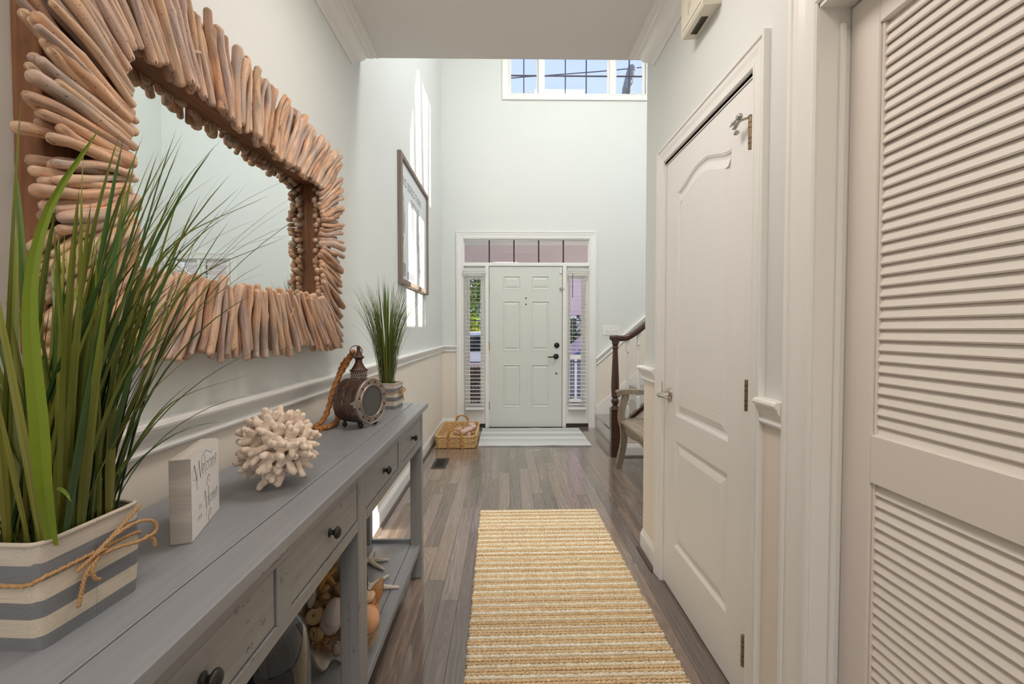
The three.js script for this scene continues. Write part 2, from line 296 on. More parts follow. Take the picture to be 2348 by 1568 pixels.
struct('baseboard_left', prism(baseProfile, -1, FRONT, inLeft, 0, -1), trimPaint);
struct('baseboard_front', prism(baseProfile, L, -0.615, inFront, 1, 0), trimPaint);
struct('baseboard_right', [prism(baseProfile, 1.218, 1.329, inRight), prism(baseProfile, 2.262, ENDR, inRight, 0, 1), prism(baseProfile, RW, 2.69, (a, b, s) => V(s, b, ENDR + a), -1, 0)], trimPaint);
struct('trim_4', [prism(shoeProfile, -1, FRONT, inLeft, 0, -1), prism(shoeProfile, 2.264, ENDR, inRight, 0, 1), prism(shoeProfile, RW, 2.69, (a, b, s) => V(s, b, ENDR + a), -1, 0)], shoeWood);   // shoe moulding at the floor
{ // crown
  const c = [[0, 0], [0.006, 0], [0.01, 0.004], [0.01, 0.012], [0.016, 0.017], [0.016, 0.024], [0.024, 0.03], [0.034, 0.04], [0.043, 0.052], [0.05, 0.066], [0.056, 0.078], [0.062, 0.083], [0.07, 0.086], [0.076, 0.094], [0.082, 0.097], [0.082, 0.103], [0.09, 0.108], [0.1, 0.113], [0.1, 0.121], [0, 0.121]].map(([a, b]) => [a, b + CEIL - 0.121]);
  struct('trim_5', prism(c, -1, 2.375, inLeft, 0, 1.5), trimPaint);
  struct('trim_6', prism(c, -1, 2.365, inRight, 0, 1.5), trimPaint);
}
// casings: a = across the casing away from the opening, b = how far it stands proud
const casing = (k) => [[0, 0], [0, 0.009], [0.004, 0.013], [0.012, 0.013], [0.014, 0.0105], [0.03, 0.012], [0.046, 0.016], [0.056, 0.017], [0.058, 0.0145], [0.062, 0.015], [0.064, 0.02], [0.073, 0.021], [0.075, 0.019], [0.075, 0]].map(([a, b]) => [(a * k) / 0.075, b]);
function frameOf(prof, u0, u1, v0, v1, at, four = false) {        // at(u, v, out)
  const g = [prism(prof, v0, v1, (a, b, s) => at(u0 - a, s, b), four ? -1 : 0, 1, 'y'), prism(prof, v0, v1, (a, b, s) => at(u1 + a, s, b), four ? -1 : 0, 1, 'y'), prism(prof, u0, u1, (a, b, s) => at(s, v1 + a, b), -1, 1)];
  if (four) g.push(prism(prof, u0, u1, (a, b, s) => at(s, v0 - a, b), -1, 1));
  return g;
}
const onRight = (u, v, b) => V(RW - b, v, u), onFront = (u, v, b) => V(u, v, FRONT - b), onStair = (u, v, b) => V(STAIRX - b, v, u);
struct('trim_7', [...frameOf(casing(0.075), 1.403, 2.187, 0, 2.05, onRight), box(RW, RW + 0.115, 0, 2.045, 2.183, 2.195), box(RW, RW + 0.115, 0, 2.045, 1.4, 1.41), box(RW, RW + 0.115, 2.036, 2.05, 1.4, 2.195)], trimPaint);
struct('trim_8', [...frameOf(casing(0.1), -0.2, 1.117, 0, 2.045, onRight), box(RW - 0.004, RW + 0.115, 0, 2.05, 1.115, 1.13), box(RW - 0.004, RW + 0.115, 0, 2.05, -0.21, -0.2), box(RW - 0.004, RW + 0.115, 2.034, 2.06, -0.2, 1.12), box(RW + 0.045, RW + 0.06, 0, 1.995, 1.106, 1.117, 0.003)], trimPaint);
struct('trim_9', frameOf(casing(0.085), -0.535, 1.05, 0, 2.38, onFront), trimPaint);
struct('trim_10', [ // stair chair rail and skirt board climbing the front wall
  prism(lift(railProfile, -RAILH / 2), 1.138, STAIRX, (a, b, s) => V(s, 0.83 + SLOPE * (s - 1.13) + b / Math.cos(Math.atan(SLOPE)), FRONT - a)),
  slab(outline([[1.138, 0.0], [1.138, 0.27], [1.17, 0.29], [STAIRX, 0.29 + SLOPE * (STAIRX - 1.17)], [STAIRX, 0.0]]), 0.016, (a, b, s) => V(a, b, FRONT - s))], trimPaint);

// panel mouldings: rings inset from an outline; at(u, v, out)
function insetPoly(poly, k) {
  const n = poly.length; return poly.map((p, i) => {
    const a = poly[(i + n - 1) % n], b = poly[(i + 1) % n], e = (q, r) => { const l = Math.hypot(r[0] - q[0], r[1] - q[1]); return [(r[0] - q[0]) / l, (r[1] - q[1]) / l]; }, e1 = e(a, p), e2 = e(p, b), n1 = [-e1[1], e1[0]], n2 = [-e2[1], e2[0]], m = [n1[0] + n2[0], n1[1] + n2[1]], s = 2 / (m[0] * m[0] + m[1] * m[1]);
    return [p[0] + m[0] * s * k, p[1] + m[1] * s * k];
  });
}
function panel(poly, rings, at) {
  const loops = rings.map(([k, o]) => insetPoly(poly, k).map(([u, v]) => at(u, v, o))), pos = [], n = poly.length, p = (...v) => v.forEach((q) => pos.push(q.x, q.y, q.z));
  for (let r = 0; r + 1 < loops.length; r++) for (let i = 0; i < n; i++) { const j = (i + 1) % n, A = loops[r], B = loops[r + 1]; p(A[i], A[j], B[j], A[i], B[j], B[i]); }
  const last = insetPoly(poly, rings.at(-1)[0]);
  for (const t of THREE.ShapeUtils.triangulateShape(last.map(([a, b]) => new THREE.Vector2(a, b)), [])) p(...t.map((i) => loops.at(-1)[i]));
  return boxUV(raw(pos), 'y');
}

// ------------------------------------------------------------------ door_1: front door
{
  const D = struct('door_1'), F = 5.655, at = (u, v, o) => V(u, v, F - o), ps = [];
  for (const [v0, v1] of [[1.742, 1.916], [0.976, 1.602], [0.259, 0.802]]) for (const [u0, u1] of [[-0.038, 0.184], [0.321, 0.546]]) ps.push(rect(u0, u1, v0, v1));
  mesh('door_slab', [slab(outline(rect(-0.207, 0.707, 0.008, 2.033), ps.map((p) => p.slice().reverse())), 0.014, (a, b, s) => V(a, b, F + 0.014 - s)), box(-0.207, 0.707, 0.008, 2.033, F + 0.012, F + 0.045)], doorPaint, D);
  for (const p of ps) mesh('door_panel', panel(p, [[0, 0], [0.004, 0.003], [0.009, 0.002], [0.016, -0.008], [0.022, -0.008], [0.045, -0.001], [0.048, -0.001]], at), doorPaint, D);
  const rose = (u, v, r) => lathe([[0, 0.02], [r * 0.75, 0.018], [r, 0.008], [r, 0], [0, 0]]).rotateX(Math.PI / 2).translate(u, v, -F);
  const bolt = mesh('deadbolt', rose(0.641, 1.044, 0.034), blackMetal, D); mesh('thumb_turn', box(0.632, 0.65, 1.028, 1.06, F - 0.036, F - 0.018, 0.004), blackMetal, bolt);
  const h = mesh('door_handle', rose(0.632, 0.904, 0.034), blackMetal, D);
  mesh('lever', tube([V(0.632, 0.904, F - 0.02), V(0.632, 0.904, F - 0.05), V(0.61, 0.905, F - 0.056), V(0.56, 0.898, F - 0.052), V(0.528, 0.9, F - 0.05)], (t) => lerp(0.011, 0.007, t), 18, 8), blackMetal, h);
  for (const [u, v, r] of [[0.252, 1.637, 0.009], [0.252, 1.559, 0.009], [0.636, 0.688, 0.011]]) mesh('peephole', lathe([[0, 0.004], [r * 0.6, 0.004], [r, 0.002], [r, 0], [0, 0]], 16).rotateX(Math.PI / 2).translate(u, v, -F), blackMetal, D);
  for (const v of [1.774, 1.027, 0.28]) mesh('hinge', [lathe([[0, -0.05], [0.007, -0.05], [0.007, 0.05], [0, 0.05]], 10).translate(-0.2105, v, -F + 0.004), box(-0.211, -0.205, v - 0.048, v + 0.048, F - 0.002, F + 0.01)], brass, D);
  mesh('contact_sensor', [box(0.677, 0.7, 1.945, 2.022, F - 0.016, F, 0.003), box(0.712, 0.724, 1.965, 2.022, F - 0.016, F + 0.005, 0.003)], trimPaint, D);
  mesh('swing_lock', [box(0.672, 0.7, 1.735, 1.772, F - 0.006, F, 0.002), box(0.714, 0.742, 1.735, 1.772, F - 0.012, F - 0.004, 0.002), tube([V(0.678, 1.765, F - 0.016), V(0.7, 1.765, F - 0.022), V(0.728, 1.752, F - 0.022), V(0.7, 1.742, F - 0.022), V(0.678, 1.742, F - 0.016)], 0.004, 20, 6)], steel, D);
}
{ // the white frame around door, sidelights and transom
  const f0 = FRONT - 0.008, f1 = FRONT + 0.12;
  struct('trim_11', [
    box(-0.26, -0.213, 0, 2.04, f0, f1, 0.004), box(0.713, 0.76, 0, 2.04, f0, f1, 0.004), box(-0.545, 1.06, 2.036, 2.08, f0, f1, 0.004), box(-0.545, -0.53, 0, 2.4, f0, f1, 0.003), box(1.045, 1.06, 0, 2.4, f0, f1, 0.003), box(-0.23, -0.195, 0, 2.04, 5.703, f1), box(0.695, 0.73, 0, 2.04, 5.703, f1), box(-0.23, 0.73, 2.02, 2.05, 5.703, f1), box(-0.545, 1.06, 2.37, 2.4, f0, f1, 0.003),
    // panels below the sidelights and stops around their glass
    box(-0.53, -0.26, 0.05, 0.27, FRONT + 0.01, f1, 0.003), box(0.76, 1.045, 0.05, 0.27, FRONT + 0.01, f1, 0.003)], trimPaint);
  struct('trim_12', [box(-0.53, -0.262, 0, 0.05, FRONT + 0.005, f1), box(0.762, 1.045, 0, 0.05, FRONT + 0.005, f1), box(-0.213, 0.713, -0.004, 0.012, FRONT - 0.02, f1, 0.003)], std({ color: '#3d322b', roughness: 0.5 }));   // dark threshold
}
// glazing: a sash of cells with muntins; each pane a part
function glazing(W, u0, u1, v0, v1, cols, rows, at, { frame = 0.03, bar = 0.012, barMat = darkMuntin, depth = 0.03 } = {}) {
  const bx = (a0, a1, b0, b1, o0, o1) => { const p = at(a0, b0, o0), q = at(a1, b1, o1); return boxUV(chamfered(Math.abs(q.x - p.x), Math.abs(q.y - p.y), Math.abs(q.z - p.z), 0.002).translate((p.x + q.x) / 2, (p.y + q.y) / 2, (p.z + q.z) / 2)); };
  mesh('sash', [bx(u0, u0 + frame, v0, v1, 0, depth), bx(u1 - frame, u1, v0, v1, 0, depth), bx(u0 + frame, u1 - frame, v0, v0 + frame, 0, depth), bx(u0 + frame, u1 - frame, v1 - frame, v1, 0, depth)], trimPaint, W);
  const a0 = u0 + frame, a1 = u1 - frame, b0 = v0 + frame, b1 = v1 - frame, o = depth / 2;
  for (let i = 1; i < cols; i++) { const u = lerp(a0, a1, i / cols); mesh('muntin', bx(u - bar / 2, u + bar / 2, b0, b1, o - 0.008, o + 0.012), barMat, W); }
  for (let j = 1; j < rows; j++) { const v = lerp(b0, b1, j / rows); mesh('muntin', bx(a0, a1, v - bar / 2, v + bar / 2, o - 0.007, o + 0.011), barMat, W); }
  for (let i = 0; i < cols; i++) for (let j = 0; j < rows; j++) mesh('pane', bx(lerp(a0, a1, i / cols), lerp(a0, a1, (i + 1) / cols), lerp(b0, b1, j / rows), lerp(b0, b1, (j + 1) / rows), o, o + 0.004), glass, W);
}
const setBack = (k) => (u, v, o) => V(u, v, FRONT + k + 0.03 - o);
glazing(struct('window_1'), -0.49, -0.285, 0.265, 1.92, 1, 3, setBack(0.045), { frame: 0.034 });
glazing(struct('window_2'), 0.785, 0.99, 0.265, 1.92, 1, 3, setBack(0.045), { frame: 0.034 });
mesh('side_filler', [box(-0.53, -0.488, 0.27, 2.04, FRONT + 0.03, FRONT + 0.1), box(-0.287, -0.26, 0.27, 2.04, FRONT + 0.03, FRONT + 0.1), box(-0.49, -0.285, 1.915, 2.04, FRONT + 0.03, FRONT + 0.1)], trimPaint, scene.getObjectByName('window_1'));
mesh('side_filler', [box(0.76, 0.787, 0.27, 2.04, FRONT + 0.03, FRONT + 0.1), box(0.988, 1.045, 0.27, 2.04, FRONT + 0.03, FRONT + 0.1), box(0.785, 0.99, 1.915, 2.04, FRONT + 0.03, FRONT + 0.1)], trimPaint, scene.getObjectByName('window_2'));
glazing(struct('window_3'), -0.532, 1.047, 2.072, 2.374, 5, 1, setBack(0.02), { frame: 0.012, bar: 0.016, barMat: std({ color: '#2f2831' }) });
{ // window_4: the high triple window over the front door
  const W = struct('window_4'), o = setBack(0.05);
  glazing(W, 0.03, 0.42, 4.135, 5.2, 2, 4, o, { frame: 0.035, bar: 0.014 }); glazing(W, 0.45, 1.305, 4.135, 5.2, 3, 4, o, { frame: 0.034, bar: 0.014 }); glazing(W, 1.352, 1.745, 4.135, 5.2, 2, 4, o, { frame: 0.035, bar: 0.014 });
  mesh('mullion', [box(0.405, 0.465, 4.13, 5.22, FRONT - 0.004, FRONT + 0.1, 0.004), box(1.29, 1.365, 4.13, 5.22, FRONT - 0.004, FRONT + 0.1, 0.004)], trimPaint, W);
  for (const u of [0.3, 1.6]) mesh('crank_handle', [box(u - 0.05, u + 0.05, 4.165, 4.18, FRONT + 0.02, FRONT + 0.05, 0.004), tube([V(u - 0.04, 4.178, FRONT + 0.03), V(u - 0.03, 4.2, FRONT + 0.02), V(u, 4.188, FRONT + 0.018), V(u + 0.03, 4.205, FRONT + 0.02)], 0.007, 12, 6)], trimPaint, W);
  struct('trim_13', frameOf(casing(0.08), 0.035, 1.745, 4.165, 5.2, onFront, true), trimPaint);
}
{ // window_5: shuttered window by the stair, seen in the mirror
  const W = struct('window_5');
  glazing(W, 1.86, 2.6, 1.4, 2.12, 2, 2, setBack(0.08));
  const lv = []; for (let k = 0; k < 2; k++) { const a = 1.88 + k * 0.36; lv.push(box(a, a + 0.035, 1.41, 2.11, FRONT - 0.01, FRONT + 0.02), box(a + 0.305, a + 0.34, 1.41, 2.11, FRONT - 0.01, FRONT + 0.02)); for (let j = 0; j < 9; j++) lv.push(boxUV(chamfered(0.27, 0.006, 0.06, 0.002).rotateX(0.25).translate(a + 0.17, 1.47 + j * 0.073, -FRONT))); }
  mesh('shutter', lv, trimPaint, W);
  struct('trim_14', frameOf(casing(0.075), 1.87, 2.6, 1.4, 2.12, onFront, true), trimPaint);
}
{ // windows of the stair wall; the lower two are unseen, placed to shape sun patches
  const at = (u, v, o) => V(STAIRX + 0.08 - o, v, u);
  glazing(struct('window_6'), 4.3, 5.38, 4.17, 5.3, 3, 3, at); glazing(struct('window_7'), 4.12, 5.02, 2.9, 3.95, 3, 2, at); glazing(struct('window_8'), 2.98, 3.3, 1.54, 2.3, 1, 2, at);
  struct('trim_15', [...frameOf(casing(0.08), 4.305, 5.375, 4.175, 5.295, onStair, true), ...frameOf(casing(0.08), 4.125, 5.015, 2.905, 3.945, onStair, true), ...frameOf(casing(0.08), 2.985, 3.295, 1.545, 2.295, onStair, true)], trimPaint);
}
// blinds in the sidelights
function blind(name, label, u0, u1) {
  const t = thing(name, label, 'blind', [(u0 + u1) / 2, 0, FRONT - 0.02], 0), w = u1 - u0, dz = (d) => d;
  const val = prism([[0, 0], [0.012, 0.004], [0.016, 0.012], [0.016, 0.022], [0.024, 0.03], [0.024, 0.044], [0.03, 0.05], [0.03, 0.062], [0, 0.062]].map(([a, b]) => [a + 0.012, b + 1.936]), -w / 2 - 0.02, w / 2 + 0.02, (a, b, s) => new THREE.Vector3(s, b, a));
  mesh('valance', [val, boxUV(chamfered(w, 0.03, 0.04, 0.003).translate(0, 1.955, 0))], trimPaint, t);
  const g = boxUV(chamfered(w, 0.0028, 0.042, 0.001).rotateX(0.06));
  for (let y = 0.3; y < 1.93; y += 0.0475) mesh('slat', g, trimPaint, t).position.set(0, y, 0.002);
  mesh('bottom_rail', boxUV(chamfered(w, 0.03, 0.046, 0.005).translate(0, 0.247, 0.003)), trimPaint, t);
  mesh('ladder_cord', [-0.3, 0.3].map((k) => tube([new THREE.Vector3(w * k, 0.25, 0.022), new THREE.Vector3(w * k, 1.1, 0.022), new THREE.Vector3(w * k, 1.94, 0.022)], 0.0012, 4, 5)), trimPaint, t);
  return t;
}
blind('window_blind', 'white slatted blind on the narrow window left of the front door, green trees behind', -0.51, -0.272);
{ const t = blind('window_blind', 'white slatted blind on the narrow window right of the door, with dark tilt wand', 0.787, 1.015);
  mesh('tilt_wand', tube([new THREE.Vector3(-0.07, 1.93, 0.03), new THREE.Vector3(-0.071, 1.75, 0.032), new THREE.Vector3(-0.071, 1.64, 0.032)], 0.004, 6, 6), std({ color: '#3a3440' }), t); }
{ const t = thing('light_switch', 'white four-gang light switch plate on the wall beside the stair rail', 'switch', [1.33, 1.232, FRONT], 0);
  mesh('cover_plate', boxUV(chamfered(0.215, 0.122, 0.008, 0.003).translate(0, 0, 0.004)), trimPaint, t);
  for (const x of [-0.069, -0.023, 0.023, 0.069]) mesh('toggle', boxUV(chamfered(0.009, 0.022, 0.02, 0.002).rotateX(-0.5).translate(x, 0, 0.012)), trimPaint, t); }

// ------------------------------------------------------------------ door_2: white hall door with an arched panel
{
  const D = struct('door_2'), F = RW + 0.004, at = (u, v, o) => V(F - o, v, u), d0 = 1.415, d1 = 2.18, a0 = 1.556, a1 = 2.047;
  const arch = []; for (let i = 0; i <= 24; i++) { const t = i / 24, k = Math.abs(t - 0.5) * 2; arch.push([lerp(a1, a0, t), 1.868 + 0.05 * (1 - smooth(0.08, 0.98, k))]); }
  const up = [[a0, 0.85], [a1, 0.85], ...arch], low = rect(a0, a1, 0.24, 0.735);
  mesh('door_slab', [slab(outline(rect(d0, d1, 0.012, 2.034), [up.slice().reverse(), low.slice().reverse()]), 0.014, (a, b, s) => V(F + 0.014 - s, b, a)), box(F + 0.013, F + 0.035, 0.012, 2.034, d0, d1)], whiteDoor, D);
  const rings = [[0, 0], [0.003, -0.002], [0.007, -0.003], [0.01, -0.0065], [0.018, -0.0085], [0.024, -0.0085], [0.05, -0.0015], [0.053, -0.001]];
  for (const p of [up, low]) mesh('door_panel', panel(p, rings, at), whiteDoor, D);
  const k = mesh('door_handle', lathe([[0, 0.012], [0.022, 0.011], [0.032, 0.006], [0.034, 0.002], [0.034, 0], [0, 0]]).rotateZ(Math.PI / 2).translate(F, 0.934, -2.12), nickel, D);
  mesh('lever', [tube([V(F - 0.008, 0.934, 2.12), V(F - 0.03, 0.934, 2.12), V(F - 0.052, 0.934, 2.12)], (t) => lerp(0.02, 0.012, t), 8, 14), tube([V(F - 0.052, 0.934, 2.115), V(F - 0.058, 0.936, 2.09), V(F - 0.055, 0.938, 2.05), V(F - 0.05, 0.936, 2.01)], (t) => lerp(0.012, 0.008, t), 12, 10, { squash: [0.7, 1.1] })], nickel, k);
  mesh('strike_plate', box(F - 0.014, F - 0.012, 0.92, 0.99, 2.185, 2.2), bronze, D);
  for (const v of [1.861, 1.034, 0.203]) {
    const h = mesh('hinge', [lathe([[0, -0.05], [0.0075, -0.05], [0.0075, 0.05], [0, 0.05]], 12).translate(F - 0.01, v, -1.418), box(F - 0.004, F + 0.001, v - 0.048, v + 0.048, 1.405, 1.414)], bronze, D);
    mesh('hinge_ring', [-0.032, -0.016, 0.016, 0.032].map((q) => lathe([[0.0076, -0.0012], [0.0082, 0], [0.0076, 0.0012]], 12).translate(F - 0.01, v + q, -1.418)), std({ color: '#5a4632', metalness: 0.8, roughness: 0.4 }), h);
    if (v > 1.5) mesh('door_stop', [box(F - 0.018, F - 0.006, v + 0.05, v + 0.056, 1.41, 1.43, 0.002), tube([V(F - 0.012, v + 0.052, 1.425), V(F - 0.03, v + 0.05, 1.45), V(F - 0.028, v + 0.042, 1.485)], 0.006, 10, 8, { squash: [0.5, 1.3] }), tube([V(F - 0.034, v + 0.062, 1.442), V(F - 0.034, v + 0.056, 1.50)], 0.003, 6, 8), tube([V(F - 0.034, v + 0.062, 1.438), V(F - 0.034, v + 0.0615, 1.45)], 0.009, 4, 10), tube([V(F - 0.034, v + 0.058, 1.475), V(F - 0.034, v + 0.0575, 1.485)], 0.0065, 4, 10), box(F - 0.03, F - 0.014, v + 0.022, v + 0.036, 1.475, 1.492, 0.004)], steel, h);
  }
}
// ------------------------------------------------------------------ door_3: louvred closet door, every slat a part
{
  const D = struct('door_3'), X0 = 0.848, X1 = 0.88, st = 0.085;
  const leaf = (d0, d1) => {
    mesh('stile', box(X0, X1, 0.015, 2.03, d1 - st, d1, 0.002, 'y'), louvrePaint, D); mesh('stile', box(X0, X1, 0.015, 2.03, d0, d0 + st, 0.002, 'y'), louvrePaint, D);
    mesh('rail', box(X0, X1, 1.94, 2.03, d0 + st, d1 - st, 0.002), louvrePaint, D); mesh('rail', box(X0, X1, 0.888, 1.0, d0 + st, d1 - st, 0.002), louvrePaint, D); mesh('rail', box(X0, X1, 0.015, 0.13, d0 + st, d1 - st, 0.002), louvrePaint, D);
    mesh('bead', [[0.13, 0.888], [1.0, 1.94]].flatMap(([a, b]) => [d1 - st - 0.006, d0 + st].map((d) => box(X0 + 0.006, X1, a, b, d, d + 0.006, 0.002, 'y'))), louvrePaint, D);
    const g = boxUV(chamfered(0.007, 0.0345, d1 - d0 - 2 * st, 0.0022).rotateZ(-0.39)), R = rng(5);
    for (const [a, b, gap] of [[1.0, 1.94, 27], [0.13, 0.888, -1]]) { const n = Math.round((b - a) / 0.0249); for (let i = 0; i < n; i++) { const s = mesh('slat', g, louvrePaint, D); s.position.set((X0 + X1) / 2 + 0.001, a + (i + 0.5) * ((b - a) / n), -(d0 + d1) / 2); s.rotation.z = (R() - 0.5) * 0.02; if (i === gap) { s.rotation.z = -0.12; s.rotation.x = -0.004; s.position.y += 0.0015; } } }
  };
  leaf(0.46, 1.112); leaf(-0.195, 0.455);
}
// ------------------------------------------------------------------ chime box high on the right wall
{
  const t = thing('door_chime', 'cream plastic door chime box high on the right wall beside the crown moulding', 'chime', [RW, 2.415, 1.735], 0), shell = std({ color: '#e6dfcf', roughness: 0.5 });
  const P = [[0, 0], [0.062, -0.006], [0.068, 0.002], [0.068, 0.19], [0.06, 0.2], [0, 0.2]];
  mesh('housing', prism(P, -0.1, 0.1, (a, b, s) => new THREE.Vector3(-a, b, -s)), shell, t);
  mesh('front_panel', boxUV(chamfered(0.004, 0.17, 0.176, 0.001).translate(-0.069, 0.1, 0)), shell, t);
  mesh('front_groove_shade', [box(-0.072, -0.07, 0.04, 0.09, 0.022, 0.024), box(-0.072, -0.07, 0.06, 0.085, 0.006, 0.008)], std({ color: '#a79e8c' }), t);  // raised darker strips, the shade of grooves put into the colour
  const dark = std({ color: '#4a453c' });
  for (let k = 0; k < 12; k++) mesh('sound_slot_shade', box(-0.046, -0.02, -0.0062, -0.0015, -0.035 + k * 0.0085, -0.031 + k * 0.0085), dark, t);  // proud dark strips stand for the shade inside the slots
}

// geometry given in world coordinates, moved into the frame of its thing
function part(name, geos, m, t, under) {
  const g = [].concat(geos).map(plain), all = g.length > 1 ? mergeGeometries(g) : g[0];
  return mesh(name, all.translate(-t.position.x, -t.position.y, -t.position.z), m, under ?? t);
}
// ------------------------------------------------------------------ console table
const TOP = 0.873;
const paintTex = texture(512, 256, (u, v) => {
  const s = fbm(u * 3, v * 50, 3, 50, 2, 4), c = fbm(u * 4, v * 4, 4, 4, 7, 3), k = 1 + (s - 0.47) * 0.16 + (c - 0.45) * 0.1, n = noise(u * 22, v * 40, 22, 40, 31), w = noise(u * 220, v * 330, 220, 330, 12), chip = n > 0.9 && w > 0.6 ? 0.62 : 1;
  return [0.575 * k * chip, 0.578 * k * chip, 0.575 * k * chip];
}, { size: [0.9, 0.45] });
const topTex = texture(512, 256, (u, v) => { const s = fbm(u * 2, v * 60, 2, 60, 2, 4), c = fbm(u * 3, v * 3, 3, 3, 7, 3), k = 1 + (s - 0.47) * 0.1 + (c - 0.45) * 0.1; return [0.565 * k, 0.575 * k, 0.595 * k]; }, { size: [1.1, 0.5] });
const greyTop = phys({ map: topTex, roughness: 0.42, clearcoat: 0.25, clearcoatRoughness: 0.3 }), greyPaint = phys({ map: paintTex, roughness: 0.5, clearcoat: 0.12, clearcoatRoughness: 0.35 }), seamDark = std({ color: '#3c3a38', roughness: 0.8 });
{
  const t = thing('console_table', 'long grey-blue painted console table with four knobbed drawers and a low shelf', 'table', [-0.575, 0, 1.312]);
  const X0 = -0.755, XB = -0.69, XS = -0.471, X1 = -0.395, D0 = 0.345, D1 = 2.277, g = 0.0008, y0 = 0.846;
  part('top_board', box(XS + g, X1, y0, TOP, D0, D1, 0.003), greyTop, t); part('top_board', box(X0, XB - g, y0, TOP, D0, D1, 0.003), greyTop, t);
  for (const [a, b] of [[D0, D0 + 0.065], [1.305, 1.37], [D1 - 0.067, D1]]) part('top_board', box(XB + g, XS - g, y0, TOP, a + g, b - g, 0.0015, 'x'), greyTop, t);
  for (const [a, b] of [[D0 + 0.065, 1.305], [1.37, D1 - 0.067]]) part('top_board', box(XB + g, XS - g, y0, TOP, a + g, b - g, 0.0015), greyTop, t);
  part('top_core', box(X0 + 0.01, X1 - 0.01, y0 - 0.004, TOP - 0.004, D0 + 0.01, D1 - 0.01), seamDark, t);
  part('cove_moulding', [prism([[0, 0], [0.004, 0], [0.006, 0.006], [0.014, 0.012], [0.02, 0.0125], [0, 0.0125]], D0 + 0.025, D1 - 0.025, (a, b, s) => V(-0.42 + a, 0.8335 + b, s)), box(X0 + 0.02, -0.42, 0.8335, 0.846, D0 + 0.03, D1 - 0.03)], greyPaint, t);
  for (const [a, b] of [[D0 + 0.03, D0 + 0.075], [1.272, 1.345], [2.218, 2.262]]) for (const [x0, x1] of [[-0.476, -0.42], [-0.732, -0.676]]) part('leg', box(x0, x1, 0, 0.834, a, b, 0.003, 'y'), greyPaint, t);
  const stops = [[0.42, 0.817], [0.872, 1.272], [1.345, 1.753], [1.808, 2.218]];
  for (const [a, b] of [[0.42, 1.272], [1.345, 2.218]]) part('apron_rail', [box(-0.445, -0.4205, 0.808, 0.8335, a, b, 0.001), box(-0.445, -0.4205, 0.67, 0.699, a, b, 0.001)], greyPaint, t);
  for (const d of [0.817, 1.753]) part('stile', box(-0.445, -0.4202, 0.699, 0.808, d, d + 0.055, 0.001, 'y'), greyPaint, t);
  part('back_apron', box(-0.73, -0.712, 0.67, 0.834, D0 + 0.07, 2.22, 0.001), greyPaint, t);
  part('end_apron', [box(-0.68, -0.47, 0.67, 0.834, 2.228, 2.252, 0.001, 'x'), box(-0.68, -0.47, 0.67, 0.834, D0 + 0.04, D0 + 0.062, 0.001, 'x')], greyPaint, t);
  part('drawer_floor', box(-0.72, -0.44, 0.672, 0.68, D0 + 0.06, 2.23), seamDark, t);
  stops.forEach(([a, b]) => {
    const dr = part('drawer', [box(-0.445, -0.4235, 0.7015, 0.8055, a + 0.0025, b - 0.0025, 0.0025), box(-0.7, -0.446, 0.7, 0.79, a + 0.02, b - 0.02)], greyPaint, t);
    part('knob', lathe([[0, 0.027], [0.006, 0.0265], [0.0115, 0.0235], [0.0145, 0.019], [0.0135, 0.0155], [0.008, 0.012], [0.0055, 0.008], [0.0065, 0.003], [0.0105, 0.0015], [0.0105, 0], [0, 0]], 24).rotateZ(-Math.PI / 2).translate(-0.4235, 0.757, -(a + b) / 2), std({ color: '#383735', roughness: 0.42, metalness: 0.6 }), t, dr);
  });
  part('shelf_board', box(-0.735, -0.4775, 0.145, 0.17, D0 + 0.04, 2.245, 0.001), greyTop, t); part('shelf_lip', box(-0.476, -0.43, 0.14, 0.1705, D0 + 0.06, 2.232, 0.002), greyTop, t);
  part('shelf_end_rail', [box(-0.68, -0.476, 0.15, 0.188, 2.238, 2.256, 0.002, 'x')], greyTop, t);
}
